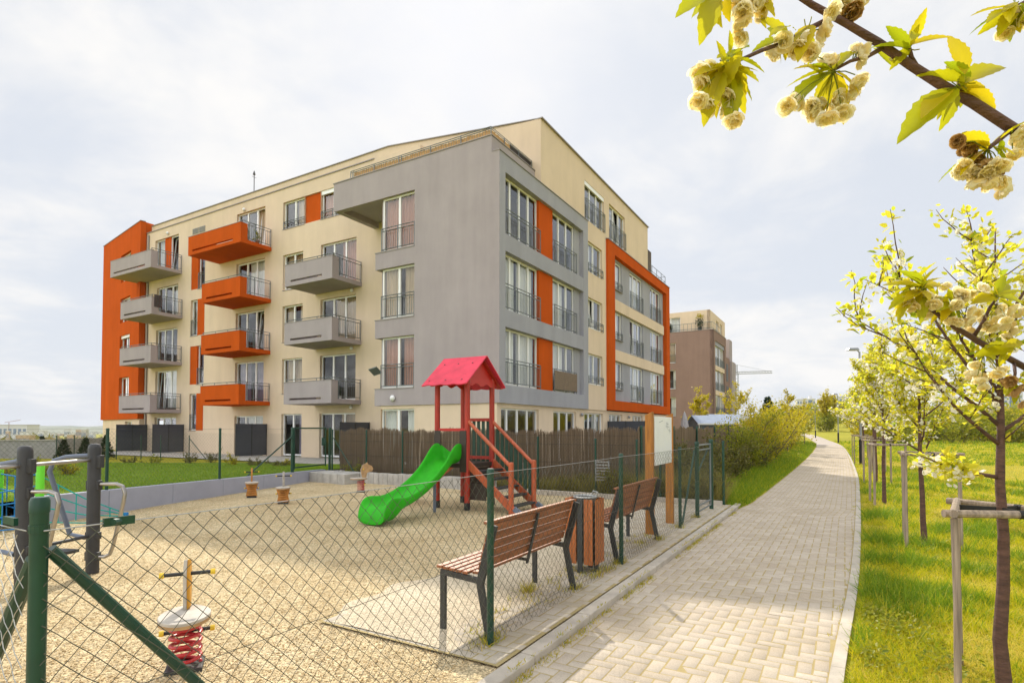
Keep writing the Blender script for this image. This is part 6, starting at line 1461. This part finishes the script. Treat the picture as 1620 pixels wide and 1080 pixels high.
def lamp(x, y, h, label, rz):
    z = ground_z(x,y); t = thing('street_lamp', label, 'street lamp', (x,y,z), rz, 'street lamps along the path')
    m = MB(); m.lathe([(.085,0),(.085,1.15),(.07,1.17)], 14); m.build('mast_sleeve', M['lampblack'], t, smooth='auto')
    m = MB(); m.tube([(0,0,1.1),(0,0,h-.1)], [.058,.04], 10); m.tube([(0,0,h-.14),(-.12,0,h-.02),(-.3,0,h)], .025, 8); m.build('mast', M['lampgrey'], t, smooth='auto')
    m = MB(); m.box8([(-.62,-.14,h-.03),(-.05,-.1,h-.05),(-.05,.1,h-.05),(-.62,.14,h-.03),(-.55,-.1,h+.06),(-.1,-.07,h+.08),(-.1,.07,h+.08),(-.55,.1,h+.06)]); o = m.build('lamp_head', M['lampgrey'], t, bevel=.015)
    m = MB(); m.box(-.58,-.12,-.09,.09,h-.055,h-.046); m.build('diffuser', M['white_paint'], o)
lamp(16.05,25.9,5.3,'nearest street lamp with black sleeve right of the path',R(5)); q = gp3(1326,62); lamp(q[0],62,5.4,'second street lamp farther along the path',R(10)); q = gp3(1290,88); lamp(q[0],88,4.7,'farthest street lamp at the turn of the path',R(20))
# panel houses on the hill
wm = None
for (px, D, wpx, ytop, fl, lab) in ((1276,330,26,632,4,'small white panel house on the skyline left of the far trees'),(1331,330,38,628,5,'white and blue panel house on the skyline beside the second lamp'),(1592,300,44,614,5,'blue grey panel house glimpsed behind the near cherry tree')):
    q = at(px,677,D); gz0 = ground_z(q.x,D); top = at(px,ytop,D).z; w = wpx/F*D; t = thing('panel_house', lab, 'apartment house', (q.x,D,gz0), R(-20))
    H_ = top-gz0; m = MB(); m.box(-w/2,w/2,0,10,0,H_); m.build('wall', M['panel_white'], t); m = MB(); m.box(-w/2-.2,w/2+.2,-.2,10.2,H_,H_+.5); m.box(w*.2,w*.35,2,6,H_+.5,H_+2.2); m.build('roof', M['panel_white'], t)
    m = MB(); m.box(w*.12,w*.34,-.05,-.005,H_-14,H_-.3); m.build('blue_bay', M['panel_blue'], t)
    first = None
    for r_ in range(fl):
        for k in range(7):
            x0 = -w/2+w*(k+.25)/7; z0 = H_-2.4-r_*2.8
            if first is None: m = MB(); m.box(0,w/14,-.06,-.006,0,1.4); first = m.build('window', M['panel_blue'], t); first.location = (x0,-.06,z0)
            else: c = first.copy(); COL.objects.link(c); c.parent = t; c.location = (x0,-.06,z0)
# crane
q = at(1166,677,300); t = thing('tower_crane', 'distant tower crane with its jib above the brown block', 'crane', (q.x,300,ground_z(q.x,300)), R(-8))
zt = at(1170,590,300).z-ground_z(q.x,300); m = MB()
def lattice(a, b, w, n):
    a = Vector(a); b = Vector(b); d = (b-a).normalized(); u = d.cross(Vector((0,1,0))).normalized()*w if abs(d.y) < .9 else Vector((w,0,0)); v_ = Vector((0,w,0)) if abs(d.y) < .9 else Vector((0,0,w))
    cs = [u+v_, u-v_, -u-v_, -u+v_]
    for c_ in cs: m.tube([a+c_, b+c_], .11, 4)
    for i in range(n):
        p_, q_ = a.lerp(b, i/n), a.lerp(b, (i+1)/n)
        for j in range(4): m.tube([p_+cs[j], q_+cs[(j+1)%4]], .07, 3)
lattice((0,0,0),(0,0,zt),.8,16); m.build('mast', M['lampgrey'], t); m = MB(); lattice((-8,0,zt),(18,0,zt+.3),.55,18); m.tube([(0,0,zt+4.5),(16,0,zt+.8)], .06, 4); m.tube([(0,0,zt+4.5),(-7,0,zt+.6)], .06, 4); m.build('jib', M['lampgrey'], t)
m = MB(); lattice((0,0,zt),(0,0,zt+4.5),.4,4); m.box(-8,-5.5,-.8,.8,zt-2,zt-.3); m.build('tower_top', M['lampgrey'], t)
# town in the haze on the left
def block(px, D, wpx, ytop, h, mt, lab, grp=None, rz=0):
    q = at(px,677,D); top = at(px,ytop,D).z; w = wpx/F*D; t = thing('distant_building', lab, 'building', (q.x,D,top-h), rz, grp); m = MB(); m.box(-w/2,w/2,0,w*.5,0,h); m.build('wall', M[mt], t); m = MB(); m.box(-w/2-.02*w,w/2+.02*w,-.02*w,w*.52,h,h*1.05); m.build('roof', M['panel_white' if mt != 'panel_white' else 'concrete'], t)
    m = MB(); k = 6
    for i in range(k): m.box(-w/2+w*(i+.2)/k,-w/2+w*(i+.75)/k,-.012*w,-.002*w,h*.35,h*.75)
    m.build('window_band', M['panel_blue'], t)
block(20,900,46,672.5,22,'panel_white','pale hazy hall at the left edge of the skyline'); block(36,150,22,688,4,'shed_beige','tan flat roofed hut beyond the grey wall at the left'); block(111,160,10,687.5,4,'shed_beige','small tan hut beyond the grey wall nearer to the building')
for i in range(22): block(rnd.uniform(-60,158), rnd.uniform(700,1900), rnd.uniform(5,14), rnd.uniform(678,686), 14, rnd.choice(['panel_white','concrete','shed_beige']), 'small pale building in the hazy town on the left', 'buildings of the hazy town', rnd.uniform(-.4,.4))
q = at(14,677,900); gz0 = ground_z(q.x,900); top = at(14,668,900).z-gz0; t = thing('tower_crane', 'pale reddish tower crane at the left edge of the skyline', 'crane', (q.x,900,gz0), .2); m = MB(); lattice((0,0,0),(0,0,top),.5,12); m.build('mast', M['pot'], t); m = MB(); lattice((-6,0,top),(16,0,top+4),.35,12); m.build('jib', M['pot'], t)

# ================================================================== SKY, SUN, CAMERA
SUN_EL, SUN_AZ = R(37.5), R(-6.0)      # azimuth from +Y, negative = left
w = bpy.data.worlds.new('World'); scene.world = w; w.use_nodes = True; N = w.node_tree.nodes; L = w.node_tree.links
bg = N['Background']; bg.inputs['Strength'].default_value = .1
sky = N.new('ShaderNodeTexSky'); sky.sky_type = 'NISHITA'; sky.sun_disc = False; sky.sun_elevation = SUN_EL; sky.sun_rotation = SUN_AZ; sky.altitude = 300; sky.dust_density = 2.5; sky.air_density = 1.0
tc = N.new('ShaderNodeTexCoord'); sep = N.new('ShaderNodeSeparateXYZ'); L.new(tc.outputs['Generated'], sep.inputs[0])
def math_(op, a, b=None, clamp=False):
    n = N.new('ShaderNodeMath'); n.operation = op; n.use_clamp = clamp
    for i, v in enumerate((a, b)):
        if v is None: continue
        if isinstance(v, (int, float)): n.inputs[i].default_value = v
        else: L.new(v, n.inputs[i])
    return n.outputs[0]
zc = math_('ADD', math_('MAXIMUM', sep.outputs[2], 0.0), .22)
cb = N.new('ShaderNodeCombineXYZ'); L.new(math_('DIVIDE', sep.outputs[0], zc), cb.inputs[0]); L.new(math_('DIVIDE', sep.outputs[1], zc), cb.inputs[1]); cb.inputs[2].default_value = CLOUD_SEED
def wn_(scale, det, rough, dist, off):
    mp = N.new('ShaderNodeMapping'); mp.inputs['Location'].default_value = off; L.new(cb.outputs[0], mp.inputs[0])
    n = N.new('ShaderNodeTexNoise'); n.inputs['Scale'].default_value = scale; n.inputs['Detail'].default_value = det; n.inputs['Roughness'].default_value = rough; n.inputs['Distortion'].default_value = dist
    L.new(mp.outputs[0], n.inputs['Vector']); return n.outputs['Fac']
c1 = wn_(.9, 9, .58, .4, (0,0,0)); c2_ = wn_(2.6, 8, .6, .6, (4,2,0))
mix_ = math_('ADD', math_('MULTIPLY', c1, .68), math_('MULTIPLY', c2_, .32))
mr = N.new('ShaderNodeMapRange'); mr.interpolation_type = 'SMOOTHSTEP'; L.new(mix_, mr.inputs[0]); mr.inputs[1].default_value = .43; mr.inputs[2].default_value = .63
cover = math_('ADD', math_('MULTIPLY', mr.outputs[0], .92), .04, True)
# veil brightens around the sun; overhead boost out of frame added to fill shade
sd = (math.sin(SUN_AZ)*math.cos(SUN_EL), math.cos(SUN_AZ)*math.cos(SUN_EL), math.sin(SUN_EL))
dot = N.new('ShaderNodeVectorMath'); dot.operation = 'DOT_PRODUCT'; L.new(tc.outputs['Generated'], dot.inputs[0]); dot.inputs[1].default_value = sd
glow = math_('POWER', math_('MAXIMUM', dot.outputs['Value'], 0.0), 6)
ov = N.new('ShaderNodeMapRange'); ov.interpolation_type = 'SMOOTHSTEP'; L.new(sep.outputs[2], ov.inputs[0]); ov.inputs[1].default_value = .58; ov.inputs[2].default_value = .95; ov.inputs[3].default_value = 0; ov.inputs[4].default_value = 1
bk = N.new('ShaderNodeMapRange'); bk.interpolation_type = 'SMOOTHSTEP'; bd = N.new('ShaderNodeVectorMath'); bd.operation = 'DOT_PRODUCT'; L.new(tc.outputs['Generated'], bd.inputs[0]); bd.inputs[1].default_value = (-.66,-.75,0); L.new(bd.outputs['Value'], bk.inputs[0]); bk.inputs[1].default_value = -.1; bk.inputs[2].default_value = .6; bk.inputs[3].default_value = 0; bk.inputs[4].default_value = 1   # unseen bright area added behind-left of camera to light the shaded facades
br = math_('ADD', math_('ADD', math_('ADD', CLOUD_BASE, math_('MULTIPLY', glow, .25)), math_('MULTIPLY', ov.outputs[0], FILL_OVER)), math_('MULTIPLY', bk.outputs[0], FILL_BACK))
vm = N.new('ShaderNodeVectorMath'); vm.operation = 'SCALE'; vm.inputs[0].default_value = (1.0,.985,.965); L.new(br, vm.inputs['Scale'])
# blue gaps: Nishita, softened by thin haze
hz = N.new('ShaderNodeMix'); hz.data_type = 'RGBA'; hz.inputs[0].default_value = HAZE_MIX; L.new(sky.outputs[0], hz.inputs[6]); hz.inputs[7].default_value = HAZE_COL
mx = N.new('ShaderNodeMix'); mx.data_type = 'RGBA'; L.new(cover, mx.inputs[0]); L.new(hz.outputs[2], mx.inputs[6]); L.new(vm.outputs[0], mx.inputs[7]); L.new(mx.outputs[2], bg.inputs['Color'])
ld = bpy.data.lights.new('sun', 'SUN'); ld.energy = SUN_E; ld.angle = R(.53); ld.color = (1,.92,.79)
so = bpy.data.objects.new('sun', ld); COL.objects.link(so); so.rotation_euler = Vector(sd).to_track_quat('Z','Y').to_euler(); so.location = (0,0,30)
cd = bpy.data.cameras.new('camera'); cam = bpy.data.objects.new('camera', cd); COL.objects.link(cam); scene.camera = cam
cd.sensor_width = 36; cd.lens = F/1620*36; cd.shift_y = (PY0-540)/1620; cd.clip_start = .05; cd.clip_end = 12000
cam.location = (0,0,HCAM); cam.rotation_euler = (R(90)+PITCH, 0, 0)
vs_ = scene.view_settings; vs_.view_transform = 'Standard'; vs_.look = 'None'; vs_.gamma = 1; vs_.exposure = EXPO
scene.cycles.max_bounces = 8; scene.cycles.transparent_max_bounces = 24; scene.cycles.use_denoising = True
scene.cycles.sample_clamp_indirect = 8; scene.cycles.caustics_reflective = False; scene.cycles.caustics_refractive = False

hm = bpy.data.materials.new('haze_air'); N, L = nodes(hm); N.remove(N['Principled BSDF']); pv = N.new('ShaderNodeVolumePrincipled'); pv.inputs['Color'].default_value = (.86,.91,1,1); pv.inputs['Density'].default_value = HAZE_D; pv.inputs['Anisotropy'].default_value = 0.0
L.new(pv.outputs[0], N['Material Output'].inputs['Volume'])
if HAZE_D > 0:
    m = MB(); m.box(-4300, 4300, -320, 4500, -28, 60); tag(m.build('haze', hm), kind='stuff')
